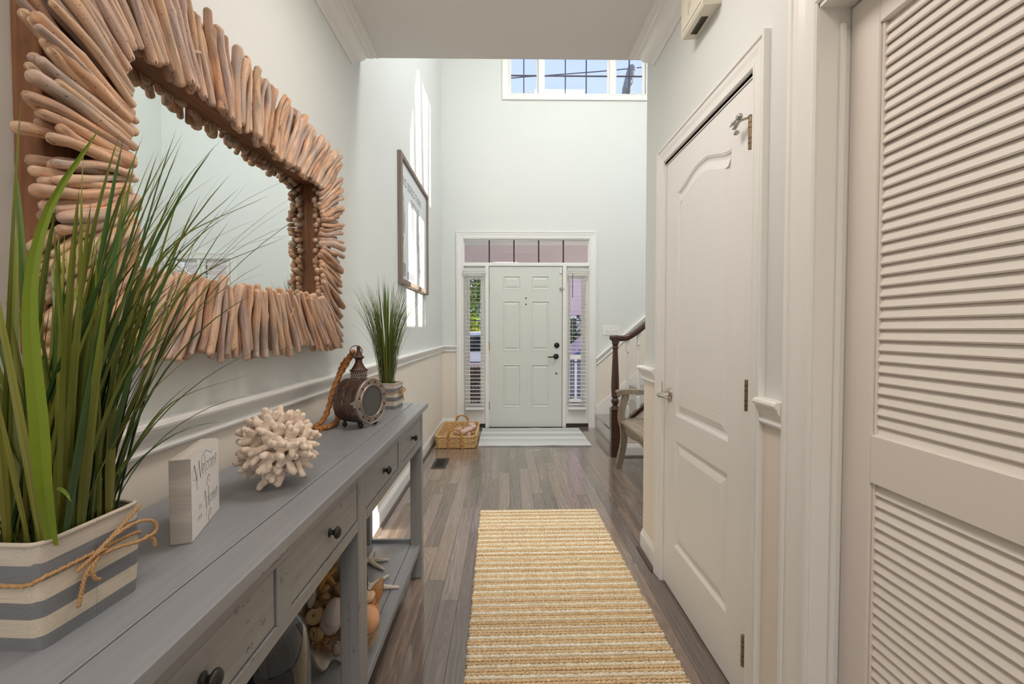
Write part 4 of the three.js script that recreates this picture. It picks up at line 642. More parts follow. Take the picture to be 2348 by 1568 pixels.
// ------------------------------------------------------------------ lantern
{
  const t = thing('lantern', 'brown metal porthole lantern with a riveted glass front and rope handle on the console', 'lantern', [-0.569, TOP, 1.742], 1.18 - Math.PI / 2 + Math.PI / 2);
  // local frame: +z looks out of the glass; rotation.y turns +z towards the hall
  const streak = texture(256, 256, (u, v) => { const s = fbm(u * 40, v * 5, 40, 5, 3, 3), n = noise(u * 90, v * 14, 90, 14, 9), k = 0.7 + 0.5 * s, hi = n > 0.78 && s > 0.42 ? 0.22 : 0; return [0.45 * k + hi, 0.37 * k + hi, 0.335 * k + hi]; }, { size: [1, 1] });
  const bodyM = std({ map: streak, roughness: 0.38, metalness: 0.65 }), rimM = std({ map: texture(128, 128, (u, v) => { const k = 0.8 + 0.35 * fbm(u * 10, v * 10, 10, 10, 5, 3); return [0.66 * k, 0.61 * k, 0.575 * k]; }), roughness: 0.4, metalness: 0.7 }), dark = std({ color: '#3a2f2a', roughness: 0.5, metalness: 0.5 });
  const r = 0.085, cy = 0.098, zf = 0.053, zb = -0.053, turnZ = (g) => g.rotateX(Math.PI / 2);
  const cyl = (prof, m = 48) => lathe(creased(prof), m).rotateX(Math.PI / 2).translate(0, cy, 0);      // profile [radius, z]
  const body = sheet(64, 10, (u, v) => { const a = u * 6.28318, q = r * (0.985 + 0.02 * Math.sin(v * Math.PI)); return [new THREE.Vector3(Math.cos(a) * q, cy + Math.sin(a) * q, lerp(zb, zf, v)), v * 0.5, u * 2]; }, { closeU: true });
  mesh('body', [body, cyl([[0, zb], [r * 0.985, zb], [r * 0.985, zb + 0.002], [0, zb + 0.002]])], bodyM, t);
  const bez = mesh('bezel', cyl([[0.058, zf], [0.087, zf], [0.0875, zf + 0.006], [0.085, zf + 0.011], [0.082, zf + 0.009], [0.066, zf + 0.009], [0.064, zf + 0.012], [0.06, zf + 0.012], [0.058, zf + 0.008]]), rimM, t);
  for (let i = 0; i < 12; i++) { const a = ((i + 0.5) / 12) * 6.28318; mesh('rivet', plain(new THREE.SphereGeometry(0.0042, 12, 8)).scale(1, 1, 0.55).translate(Math.cos(a) * 0.074, cy + Math.sin(a) * 0.074, zf + 0.0095), dark, bez); }
  mesh('glass_front', cyl([[0, zf + 0.004], [0.06, zf + 0.004], [0.06, zf + 0.007], [0, zf + 0.007]]), phys({ color: '#8f9394', roughness: 0.04, transmission: 0.75, thickness: 0, ior: 1.55 }), t);
  mesh('inner_back', cyl([[0, zb + 0.004], [0.078, zb + 0.004]], 32), std({ color: '#6a625c', roughness: 0.35, metalness: 0.6 }), t);
  mesh('candle', [lathe(creased([[0, 0], [0.028, 0], [0.028, 0.055], [0, 0.057]])).translate(0, 0.03, -0.005)], std({ color: '#8d8782', roughness: 0.6 }), t);
  for (const x of [-0.04, 0.04]) for (const z of [-0.035, 0.042]) mesh('foot', [plain(new THREE.SphereGeometry(0.0095, 16, 12)).translate(x, 0.0095, z), lathe([[0, 0.03], [0.004, 0.03], [0.005, 0.017], [0, 0.017]], 10).translate(x, 0, z)], dark, t);
  mesh('latch', [boxUV(chamfered(0.012, 0.026, 0.008, 0.001)).translate(-0.087, cy, zf + 0.002), boxUV(chamfered(0.016, 0.01, 0.012, 0.002)).translate(-0.09, cy + 0.002, zf - 0.006), plain(new THREE.SphereGeometry(0.004, 10, 8)).translate(-0.096, cy + 0.002, zf - 0.006)], steel, t);
  const y = 0.178, g = [];                                    // pierced collar: posts, rings and little diagonal straps
  for (const q of [0, 0.011, 0.022, 0.033]) g.push(lathe([[0.028, q - 0.0018], [0.0305, q - 0.0012], [0.0305, q + 0.0012], [0.028, q + 0.0018]], 32).translate(0, y, 0));
  for (let i = 0; i < 22; i++) for (let j = 0; j < 3; j++) { const a = ((i + j * 0.5) / 22) * 6.28318; g.push(boxUV(chamfered(0.004, 0.0125, 0.0022, 0.0004)).rotateZ(j % 2 ? 0.5 : -0.5).translate(0, y + 0.0055 + j * 0.011, 0.0295).rotateY(a)); }
  mesh('pierced_collar', g, rimM, t); mesh('collar_core', lathe(creased([[0, y - 0.002], [0.026, y - 0.002], [0.026, y + 0.036], [0, y + 0.036]])), std({ color: '#5a4d46', roughness: 0.6, metalness: 0.4 }), t);
  const skirt = sheet(96, 8, (u, v) => { const a = u * 6.28318, q = lerp(0.034, 0.0135, Math.pow(v, 0.62)) * (1 + 0.045 * Math.sin(u * 6.28318 * 24) * (1 - v * 0.6)); return [new THREE.Vector3(Math.cos(a) * q, y + 0.036 + v * 0.03, Math.sin(a) * q), u, v]; }, { closeU: true });
  mesh('cap', [skirt, lathe([[0.028, y + 0.034], [0.0345, y + 0.034], [0.035, y + 0.0365], [0.034, y + 0.038]], 40), lathe(creased([[0, y + 0.066], [0.0135, y + 0.066], [0.0132, y + 0.07], [0.0125, y + 0.078], [0.0205, y + 0.0845], [0.0212, y + 0.0865], [0.019, y + 0.089], [0.014, y + 0.094], [0.0098, y + 0.102], [0.0072, y + 0.112], [0.0064, y + 0.12], [0.0068, y + 0.126], [0.0055, y + 0.13], [0, y + 0.1315]]))], std({ map: streak, color: '#cbb8ac', roughness: 0.45, metalness: 0.6 }), t);
  t.rotation.y = 1.18; t.updateMatrixWorld(true);
  const loc = (x, yy, d) => t.worldToLocal(V(x, yy, d)), topY = TOP + y + 0.123;
  const ringC = V(-0.583, topY - 0.012, 1.748);
  mesh('hanging_ring', tube(Array.from({ length: 24 }, (_, i) => { const a = (i / 24) * 6.28318; return loc(-0.572 - 0.007 + Math.cos(a) * 0.022, topY - 0.014 + Math.sin(a) * 0.022, 1.742 + Math.cos(a) * 0.004); }), 0.0015, 48, 8, { closed: true }), dark, t);
  const path = [[-0.592, 1.158, 1.746], [-0.61, 1.135, 1.765], [-0.632, 1.098, 1.768], [-0.654, 1.055, 1.755], [-0.667, 1.002, 1.73], [-0.672, 0.955, 1.71], [-0.679, 0.918, 1.69], [-0.692, 0.893, 1.67], [-0.703, 0.884, 1.655], [-0.69, 0.881, 1.643], [-0.665, 0.8815, 1.66], [-0.657, 0.883, 1.715], [-0.668, 0.89, 1.785], [-0.69, 0.915, 1.835], [-0.695, 0.98, 1.84], [-0.675, 1.06, 1.82], [-0.645, 1.11, 1.79], [-0.61, 1.142, 1.765], [-0.594, 1.157, 1.752]];
  mesh('rope_handle', tube(path.map((p) => loc(...p)), (s, a) => 0.0094 * (1 + 0.16 * Math.cos(2 * a - s * 190)), 320, 12), std({ map: texture(128, 64, (u, v) => { const k = 0.7 + 0.6 * noise(u * 60, v * 20, 60, 20, 2); return [0.66 * k, 0.45 * k, 0.25 * k]; }, { size: [0.12, 0.063] }), roughness: 0.9 }), t);
}
// ------------------------------------------------------------------ things on the low shelf
const SHELF = 0.1705;
{ // big ribbed clam shell leaning open towards the hall
  const C = new THREE.Vector3(-0.55, 0.334, -1.45), n = new THREE.Vector3(0.6, 0.28, 0.75).normalize(), upv = new THREE.Vector3(0, 1, 0).addScaledVector(n, -n.y).normalize(), rt = upv.clone().cross(n).normalize();
  const t = thing('clam_shell', 'large ribbed clam shell filled with small shells, leaning open on the low shelf', 'shell', [C.x, SHELF, -C.z]);
  const at = (a, b, c) => C.clone().addScaledVector(rt, a).addScaledVector(upv, b).addScaledVector(n, c).sub(t.position);
  const dish = (off) => (u, v) => { const th = u * 6.28318, hinge = smooth(0.2, 1, 1 - Math.abs(Math.sin((th - 2.2) / 2))), rib = Math.cos(th * 9) * (1 - hinge * 0.8), q = v * (1 + 0.07 * rib * v + 0.015 * noise(u * 60, v * 20, 60)), R0 = 0.158 + off * 0.6, dep = -0.105 * (1 - Math.pow(v, 2.4)) + 0.02 * rib * v * v + 0.003 * (noise(u * 40, v * 16, 40) - 0.5) - off; return [at(Math.cos(th) * q * R0 * (Math.cos(th) > 0 ? 0.66 : 0.78), Math.sin(th) * q * R0 * 1.0, dep), u, v]; };
  const chalk = (a, b) => std({ map: texture(256, 128, (u, v) => { const k = 0.82 + 0.3 * fbm(u * 30, v * 8, 30, 8, 3, 4), m = smooth(0.35, 0.95, v + 0.25 * (fbm(u * 8, v * 4, 8, 4, 9, 3) - 0.5)); return [0, 1, 2].map((c) => lerp(a[c], b[c], m) * k); }), roughness: 0.75 });
  mesh('shell_inside', sheet(144, 22, dish(0), { closeU: true }), chalk([0.78, 0.70, 0.56], [0.9, 0.87, 0.82]), t);
  mesh('shell_outside', sheet(144, 22, dish(0.013), { closeU: true }), chalk([0.50, 0.45, 0.37], [0.74, 0.71, 0.66]), t);
  mesh('shell_rim', sheet(144, 2, (u, v) => { const a = dish(0)(u, 1)[0], b = dish(0.013)(u, 1)[0]; return [a.lerp(b, v).addScaledVector(n, 0.003 * Math.sin(v * Math.PI)), u, 0.9]; }, { closeU: true }), chalk([0.86, 0.83, 0.78], [0.9, 0.87, 0.82]), t);
  // shells lying in it: place(a, b, c) in the frame of the open face
  const R = rng(9), col = (c, r = 0.6) => std({ color: c, roughness: r });
  const set = (name, label, g, m, a, b, c, rot = [0, 0, 0], group, children) => { const o = thing(name, label, 'shell', [0, 0, 0], 0, group); o.position.copy(at(a * 0.85 + 0.008, b, c).add(t.position)); o.quaternion.setFromRotationMatrix(new THREE.Matrix4().makeBasis(rt, upv, n)).multiply(new THREE.Quaternion().setFromEuler(new THREE.Euler(...rot))); mesh('shell', g, m, o); if (children) children(o); return o; };
  const egg = (rx, ry, rz, lump = 0.05) => { const g = new THREE.SphereGeometry(1, 28, 20), p = g.attributes.position; for (let i = 0; i < p.count; i++) { const x = p.getX(i), y = p.getY(i), z = p.getZ(i), k = 1 + lump * (noise(x * 3 + 9, y * 3 + z * 2 + 9) - 0.5), e = 1 - 0.18 * y; p.setXYZ(i, x * rx * k * e, y * ry * k, z * rz * k * e); } g.computeVertexNormals(); return plain(g); };
  const spiral = (R0, turns, h) => { const pts = []; for (let i = 0; i <= 60; i++) { const s = i / 60, a = s * turns * 6.28318, q = R0 * Math.pow(1 - s, 1.1) * 0.62; pts.push(new THREE.Vector3(Math.cos(a) * q, s * h, Math.sin(a) * q)); } return tube(pts, (s) => R0 * 0.46 * Math.pow(1 - s, 0.9) + 0.0008, 110, 10); };
  const cone = () => { const f = 10; return sheet(40, 16, (u, v) => { const a = u * 6.28318, q = 0.0155 * Math.pow(Math.sin(Math.PI * (0.06 + 0.9 * v)), 0.8) * (1 + 0.06 * Math.cos(a * f)); return [new THREE.Vector3(Math.cos(a) * q, (v - 0.5) * 0.075, Math.sin(a) * q * 0.85), u, v]; }, { closeU: true }); };
  const star = (R0, r, n5 = 5, seed = 1) => { const q = rng(seed), b = []; for (let i = 0; i < n5; i++) { const a = (i / n5) * 6.28318 + (q() - 0.5) * 0.3, m = a + (q() - 0.5) * 0.5, l = R0 * (0.85 + 0.3 * q()), k = new THREE.Vector3(Math.cos(a) * l * 0.55, r * 0.1, Math.sin(a) * l * 0.55); b.push([new THREE.Vector3(), k, r, r * 0.8], [k, new THREE.Vector3(Math.cos(m * 0.5 + a * 0.5) * l, 0, Math.sin(m * 0.5 + a * 0.5) * l), r * 0.8, r * 0.45]); } return b; };
  set('egg_shell', 'large smooth pale grey egg-shaped shell in the middle of the clam', egg(0.034, 0.055, 0.034, 0.1), col('#d8cfc6', 0.5), -0.03, -0.015, 0.0, [0.2, 0, -0.35]);
  set('cone_shell', 'ribbed whitish cone shell lying upright near the left rim of the clam', cone(), col('#c9beb4'), -0.088, 0.06, -0.03, [0.1, 0.3, -0.25]);
  set('moon_snail', 'small tan snail shell below the ribbed cone shell', spiral(0.03, 2.6, 0.02), col('#c9a97c', 0.45), -0.092, 0.0, -0.02, [1.1, 0.4, 0.2]);
  set('moon_snail', 'small tan snail shell beside the large pale egg shell, nearest the left rim', spiral(0.03, 2.5, 0.022), col('#cdb083', 0.45), -0.085, -0.05, -0.022, [1.3, 0.2, 1.2]);
  set('brown_pebble_shell', 'rounded brown shell under the small orange starfish', egg(0.019, 0.015, 0.017), col('#a9845c'), -0.045, 0.07, -0.02, [0, 0, 0.2]);
  set('brown_pebble_shell', 'rounded brown shell wedged between cone shell and large egg shell', egg(0.018, 0.013, 0.016), col('#a27c58'), -0.047, 0.045, -0.015, [0, 0, -0.3]);
  set('small_starfish', 'small orange-tan starfish near the top of the clam shell', blob(star(0.04, 0.0095, 5, 3), 0.055, 44, 700), col('#c08a45', 0.8), -0.04, 0.105, -0.015, [1.3, 0.3, 0.2]);
  { const g = [], P = [[0, 0, 0.013, 0.028], [0.024, 0.004, 0.011, 0.024], [-0.02, -0.012, 0.011, 0.022], [0.006, -0.032, 0.012, 0.02], [-0.03, 0.008, 0.009, 0.018]];
    for (const [x, y, r, h] of P) g.push(sheet(28, 8, (u, v) => { const a = u * 6.28318, q = r * (1.15 - 0.45 * Math.sin(Math.min(1, v * 1.4) * 1.6)) * (1 + 0.05 * Math.cos(a * 6)) * (v > 0.8 ? 0.9 : 1); return [new THREE.Vector3(x + Math.cos(a) * q * (v < 0.9 ? 1 : 0.75), y + Math.sin(a) * q * (v < 0.9 ? 1 : 0.75), -0.012 + h * Math.min(1, v * 1.15) - (v > 0.9 ? 0.014 : 0)), u, v]; }, { closeU: true }));
    set('barnacle_cluster', 'cluster of tan barnacle cups at the lower left inside the clam', g, col('#cfa87a', 0.7), -0.06, -0.082, -0.005, [0.1, -0.1, 0.2]); }
  set('grey_nugget', 'grey pitted nugget of shell at the bottom of the clam', egg(0.022, 0.021, 0.02, 0.25), col('#a79b8f', 0.85), -0.02, -0.115, 0.0, [0, 0, 0.4]);
  for (const [a, b, c, s] of [[0.02, 0.05, -0.03, 0.026], [0.05, 0.0, -0.02, 0.03], [0.03, -0.06, -0.02, 0.03], [0.0, -0.01, -0.055, 0.05], [-0.06, 0.02, -0.05, 0.03], [-0.05, -0.06, -0.05, 0.035]]) set('filler_shell', 'plain tan shell half buried under the other shells in the clam', egg(s, s * 0.8, s * 0.8, 0.2), col('#b09069', 0.7), a, b, c, [R() * 3, R() * 3, R() * 3], 'buried shells in the clam');
  // conch shards and a ball at the hall side of the clam
  const at3 = (name, label, g, m, p, rot, extra) => { const o = thing(name, label, 'shell', p, 0); o.rotation.set(...rot); mesh('shell', g, m, o); extra?.(o); return o; };
  const ball = (() => { const g = new THREE.SphereGeometry(0.043, 40, 30), p = g.attributes.position; for (let i = 0; i < p.count; i++) { const y = p.getY(i) / 0.043; p.setXYZ(i, p.getX(i) * (1 - 0.1 * y), p.getY(i) * 1.12, p.getZ(i) * (1 - 0.1 * y)); } g.computeVertexNormals(); return plain(g); })();
  at3('ball_shell', 'round peach-coloured shell beside the middle leg of the console', ball, std({ color: '#e2ac84', roughness: 0.32 }), [-0.466, 0.285, 1.475], [0.2, 0, 0.15]);
  const shard = (L0, W0, k) => sheet(20, 14, (u, v) => { const a = (u - 0.5) * 2.1, w = W0 * Math.pow(Math.sin(Math.PI * clamp(0.12 + 0.86 * v) ), 0.75) * (1 - v * 0.35); return [new THREE.Vector3(Math.sin(a) * w, v * L0, (1 - Math.cos(a)) * w * 1.1 + k * v * v), u, v]; });
  const both = (g) => [g, plain(g.clone()).translate(0, 0, -0.003)];
  const peach = (a, b) => std({ map: texture(64, 128, (u, v) => { const k = 0.92 + 0.14 * fbm(u * 6, v * 20, 6, 20, 4, 3); return [0, 1, 2].map((c) => lerp(a[c], b[c], v) * k); }), roughness: 0.4 });
  at3('shell_shard', 'tall pointed tan shell standing up behind the middle leg, in front of the starfish', both(shard(0.15, 0.045, 0.01)), peach([0.62, 0.48, 0.30], [0.80, 0.70, 0.50]), [-0.5, 0.345, 1.5], [0.1, 0.1, -0.1]);
  at3('shell_shard', 'pointed orange shell tip behind the round peach shell', both(shard(0.10, 0.03, 0.01)), peach([0.80, 0.56, 0.32], [0.92, 0.80, 0.62]), [-0.46, 0.31, 1.52], [0.0, 0.0, -0.42]);
  at3('shell_shard', 'long cream and peach shell piece below the round peach shell', both(shard(0.165, 0.05, -0.01)), peach([0.90, 0.80, 0.66], [0.93, 0.78, 0.58]), [-0.487, 0.176, 1.478], [-0.12, 0.3, -0.3]);
  at3('coil_shell', 'small pink and white coiled shell above the round peach shell', spiral(0.026, 2.4, 0.025), std({ color: '#e6c3a4', roughness: 0.5 }), [-0.468, 0.345, 1.495], [0.5, 0.5, 0.2]);
  at3('twig_bundle', 'brown curly twist of twine beside the coiled shell', [0, 1, 2].map((k) => tube([0, 1, 2, 3, 4, 5].map((i) => new THREE.Vector3(Math.sin(i * 2 + k) * 0.01, i * 0.009, Math.cos(i * 2.4 + k * 2) * 0.01)), 0.0018, 40, 6)), std({ color: '#8f6a45', roughness: 0.9 }), [-0.485, 0.352, 1.49], [0, 0, 0.2]).userData.category = 'twine';
  // two white finger starfish on the shelf
  const chalky = std({ map: texture(128, 128, (u, v) => { const k = 0.9 + 0.16 * noise(u * 40, v * 40, 40, 40, 7); return [0.92 * k, 0.88 * k, 0.82 * k]; }, { size: [0.1, 0.1] }), roughness: 0.95 });
  const fin = (arms, r) => blob(arms.flatMap(([a, l, bend]) => { const c = new THREE.Vector3(0, r * 0.9, 0), m = new THREE.Vector3(Math.cos(a) * l * 0.5, r * 0.85, -Math.sin(a) * l * 0.5), e = new THREE.Vector3(Math.cos(a + bend) * l, r * 0.55, -Math.sin(a + bend) * l); return [[c, m, r, r * 0.85], [m, e, r * 0.85, r * 0.48]]; }), 0.13, 100, 700, (x, y, z) => 0.0008 * (noise(x * 500 + 99, z * 500 + 99) - 0.5));
  const s1 = thing('starfish', 'white finger starfish on the low shelf, nearer the far end rail', 'starfish', [-0.632, SHELF, 2.055]); mesh('starfish_body', fin([[0.05, 0.085, 0.05], [-0.82, 0.115, 0.1], [1.65, 0.1, 0], [2.9, 0.09, 0.1], [4.05, 0.09, 0]], 0.0105), chalky, s1);
  const s2 = thing('starfish', 'white finger starfish lying half behind the clam shells, with one long straight arm', 'starfish', [-0.56, SHELF, 1.835]); mesh('starfish_body', fin([[0.02, 0.112, 0.02], [1.1, 0.105, 0], [2.3, 0.1, 0], [3.7, 0.09, 0], [4.9, 0.09, 0]], 0.0115), chalky, s2);
}
{ // dark glass vessels at the near end of the shelf
  const smoke = phys({ color: '#a9b4bd', roughness: 0.03, transmission: 0.85, thickness: 0, ior: 1.5 }), deep = phys({ color: '#252e38', roughness: 0.03, clearcoat: 1, clearcoatRoughness: 0.02, transmission: 0.4, thickness: 0, ior: 1.5 });
  const t = thing('glass_jar', 'large dark smoked glass jar with a rounded shoulder on the shelf beside the clam shell', 'jar', [-0.55, SHELF, 0.98]);
  mesh('jar_body', lathe([[0, 0.002], [0.09, 0.002], [0.104, 0.012], [0.108, 0.03], [0.11, 0.2], [0.108, 0.34], [0.1, 0.395], [0.082, 0.43], [0.055, 0.45], [0.03, 0.456], [0, 0.457]], 64), deep, t);
  mesh('jar_inner_wall', lathe([[0, 0.008], [0.1, 0.014], [0.104, 0.2], [0.102, 0.336], [0.094, 0.388], [0.076, 0.42], [0.05, 0.44], [0, 0.446]], 64), smoke, t);
  mesh('jar_knob', lathe([[0, 0.456], [0.012, 0.457], [0.01, 0.466], [0.016, 0.475], [0.012, 0.486], [0, 0.488]], 24), smoke, t);
  const b = thing('glass_bottle', 'smaller smoked glass bottle with an open round mouth in front of the large glass jar', 'bottle', [-0.505, SHELF, 0.8]);
  mesh('bottle_body', lathe([[0, 0.003], [0.045, 0.003], [0.056, 0.012], [0.06, 0.06], [0.06, 0.24], [0.054, 0.3], [0.042, 0.335], [0.033, 0.352], [0.0335, 0.38]], 48), deep, b);
  mesh('bottle_lip', lathe([[0.0315, 0.376], [0.036, 0.376], [0.0385, 0.38], [0.0385, 0.386], [0.036, 0.39], [0.0325, 0.389], [0.0305, 0.384], [0.0315, 0.376]], 48), smoke, b);
}
// ------------------------------------------------------------------ floor things: rug, mat, register, basket, slippers
{
  const x0 = -0.152, x1 = 0.63, pitch = 0.0173, t = thing('jute_rug', 'long tan and cream ribbed jute runner rug on the hall floor', 'rug', [(x0 + x1) / 2, 0, 2.1], 0.018), R = rng(12), w = x1 - x0;
  const fibre = (c, s) => std({ roughness: 0.95, map: texture(256, 64, (u, v) => { const k = 0.8 + 0.42 * noise(u * 120, v * 16, 120, 16, s) , q = 0.93 + 0.16 * fbm(u * 12, v * 3, 12, 3, s + 5, 3); return c.map((z) => z * k * q); }, { size: [0.25, 0.063] }) });
  const jute = [fibre([0.88, 0.77, 0.605], 1), fibre([0.91, 0.795, 0.63], 2), fibre([0.85, 0.735, 0.565], 3)], wool = [fibre([0.97, 0.925, 0.83], 4), fibre([0.95, 0.895, 0.79], 5)];
  const row = (kind, s) => { const q = rng(s), n = kind ? 150 : 260, ph = q() * 6; return tube(Array.from({ length: 12 }, (_, i) => new THREE.Vector3((i / 11 - 0.5) * w, 0.0065 + (q() - 0.5) * 0.001, (q() - 0.5) * 0.0022)), (u, a) => kind ? 0.0088 * (0.92 + 0.16 * Math.sin(u * 6.28 * 27 + 3 * Math.sin(u * 23 + ph)) + 0.1 * (noise(u * 70 + s, 1) - 0.5)) : 0.0075 * (0.92 + 0.15 * Math.cos(2 * a - u * 6.28 * 44) + 0.16 * (noise(u * 120 + s, Math.sin(a) * 2 + 9) - 0.5)), n, 9, { squash: [0.82, 1] }); };
  const gj = [1, 2, 3, 4].map((s) => row(0, s * 10)), gw = [1, 2, 3].map((s) => row(1, s * 17));
  mesh('rug_backing', box(-w / 2 + 0.006, w / 2 - 0.006, 0.0005, 0.005, 1.2 - 2.1, 3.04 - 2.1), std({ color: '#8a6f4c', roughness: 1 }), t);
  for (let i = 0, d = 3.038; d > 1.2; i++, d -= pitch) { const k = i % 3 === 1, o = mesh('braid_row', k ? gw[Math.floor(R() * 3)] : gj[Math.floor(R() * 4)], k ? wool[Math.floor(R() * 2)] : jute[Math.floor(R() * 3)], t); o.position.set((R() - 0.5) * 0.007 + (3.04 - d) * -0.004 * 0, 0.0008, -(d - 2.1)); if (R() > 0.5) o.rotation.y = Math.PI; }
}
{
  const t = thing('door_mat', 'flat grey and white striped woven mat in front of the front door', 'mat', [0.31, 0, 5.17]);
  const m = std({ roughness: 0.95, map: texture(64, 512, (u, v) => { const s = [[0.04, 0], [0.09, 1], [0.17, 0.55], [0.2, 0.9], [0.3, 0.35], [0.34, 0.2], [0.38, 0.45], [0.45, 0.95], [0.5, 0.6], [0.62, 0.1], [0.68, 0.3], [0.74, 0.9], [0.79, 0.7], [0.95, 0.15], [1.01, 0.6]].find((q) => v < q[0])[1], k = 0.96 + 0.06 * noise(u * 32, v * 256, 32, 256, 3); return [lerp(0.73, 0.9, s) * k, lerp(0.745, 0.895, s) * k, lerp(0.74, 0.885, s) * k]; }) });
  mesh('mat_cloth', [sheet(40, 24, (u, v) => [new THREE.Vector3((u - 0.5) * 1.21, 0.006 + 0.0022 * noise(u * 9, v * 5) * (v < 0.06 || v > 0.94 ? 2 : 1), (0.5 - v) * 0.86), u, v]), sheet(40, 1, (u, v) => [new THREE.Vector3((u - 0.5) * 1.21, 0.0062 * (1 - v), 0.43), u, 0.01])], m, t);
}
{
  const t = thing('floor_register', 'dark metal floor vent with a scrolled grille by the left baseboard', 'vent', [-0.61, 0, 4.15]), m = std({ color: '#4c4a49', roughness: 0.45, metalness: 0.6 }), W = 0.132, D = 0.31;
  mesh('vent_frame', [box(-W / 2, W / 2, 0, 0.005, -D / 2, -D / 2 + 0.034, 0.002), box(-W / 2, W / 2, 0, 0.005, D / 2 - 0.034, D / 2, 0.002), box(-W / 2, -W / 2 + 0.026, 0, 0.005, -D / 2 + 0.03, D / 2 - 0.03, 0.002), box(W / 2 - 0.026, W / 2, 0, 0.005, -D / 2 + 0.03, D / 2 - 0.03, 0.002)], m, t);
  mesh('vent_well_shade', box(-W / 2 + 0.02, W / 2 - 0.02, 0.0002, 0.0008, -D / 2 + 0.03, D / 2 - 0.03), std({ color: '#0d0d0d' }), t);  // thin black sheet stands for the shade down in the vent
  for (let i = 0; i < 2; i++) for (let j = 0; j < 6; j++) mesh('scroll', [tube(Array.from({ length: 12 }, (_, k) => { const a = (k / 12) * 6.283; return new THREE.Vector3(-0.02 + i * 0.04 + Math.cos(a) * 0.018, 0.0035, -0.1 + j * 0.04 + Math.sin(a) * 0.018); }), 0.0018, 18, 5, { closed: true }), tube([new THREE.Vector3(-0.04 + i * 0.04, 0.0035, -0.12 + j * 0.04), new THREE.Vector3(-0.02 + i * 0.04, 0.004, -0.1 + j * 0.04), new THREE.Vector3(i * 0.04, 0.0035, -0.08 + j * 0.04)], 0.0016, 4, 5)], m, t);
}
{ // woven tray basket
  const W = 0.436, D = 0.78, H = 0.125, t = thing('basket', 'rectangular woven seagrass tray basket with two braided handles by the left wall', 'basket', [-0.532, 0, 4.66 + D / 2]);
  const straw = (k) => std({ roughness: 0.85, map: texture(256, 64, (u, v) => { const q = (0.72 + 0.5 * noise(u * 40, v * 10, 40, 10, k)) * (0.88 + 0.24 * fbm(u * 8, v * 2, 8, 2, k, 3)); return [0.86 * q, 0.71 * q, 0.50 * q]; }, { size: [0.2, 0.063] }) }), sm = [straw(1), straw(2), straw(3)], R = rng(8);
  const loop = (y, grow, r, k, nU = 220) => { const w = W / 2 - 0.014 + grow, d = D / 2 - 0.014 + grow, p = []; for (const [x0, z0, x1, z1] of [[-w, d, w, d], [w, d, w, -d], [w, -d, -w, -d], [-w, -d, -w, d]]) for (let i = 0; i < 6; i++) p.push(new THREE.Vector3(lerp(x0, x1, (i + 0.35) / 6.4), y + (R() - 0.5) * 0.003, lerp(z0, z1, (i + 0.35) / 6.4))); return tube(p, (s, a) => r * (1 + 0.13 * Math.cos(2 * a - s * 620 * (k ? 1 : -1)) + 0.12 * (noise(s * 150 + y * 99, 3) - 0.5)), nU, 8, { closed: true }); };
  for (let i = 0; i < 7; i++) mesh('woven_row', loop(0.012 + i * 0.0165, 0.004 * Math.sin((i / 6) * 1.6), 0.0105, i % 2), sm[i % 3], t);
  mesh('rim', loop(H - 0.004, 0.006, 0.0115, 1), sm[1], t);
  for (let i = 0; i < 22; i++) { const x = (i / 21 - 0.5) * (W - 0.04); mesh('bottom_strip', tube([0, 1, 2, 3, 4, 5].map((k) => new THREE.Vector3(x, 0.011, (k / 5 - 0.5) * (D - 0.03))), (s, a) => 0.0105 * (1 + 0.12 * Math.cos(2 * a - s * 300)), 60, 6), sm[i % 3], t); }
  const braid = (z, out) => [0, 1, 2].map((k) => { const p = []; for (let i = 0; i <= 60; i++) { const s = i / 60, a = Math.PI * s, q = clamp((s - 0.16) / 0.68), yy = s < 0.16 ? lerp(0.005, H, s / 0.16) : s > 0.84 ? lerp(H, 0.005, (s - 0.84) / 0.16) : H + Math.sin(q * Math.PI) ** 0.75 * 0.075, xx = -Math.cos(q * Math.PI) * 0.07, w = s * 38 + k * 2.094; p.push(new THREE.Vector3(xx + Math.cos(w) * 0.0075 , yy, z + out * (0.014 - 0.0 * a) + Math.sin(2 * w) * 0.005)); } return tube(p, 0.0082, 150, 6); });
  for (const s of [1, -1]) mesh('handle', braid(s * (D / 2 - 0.008), s), std({ color: '#e6d3b4', roughness: 0.85, map: sm[0].map }), t);
}
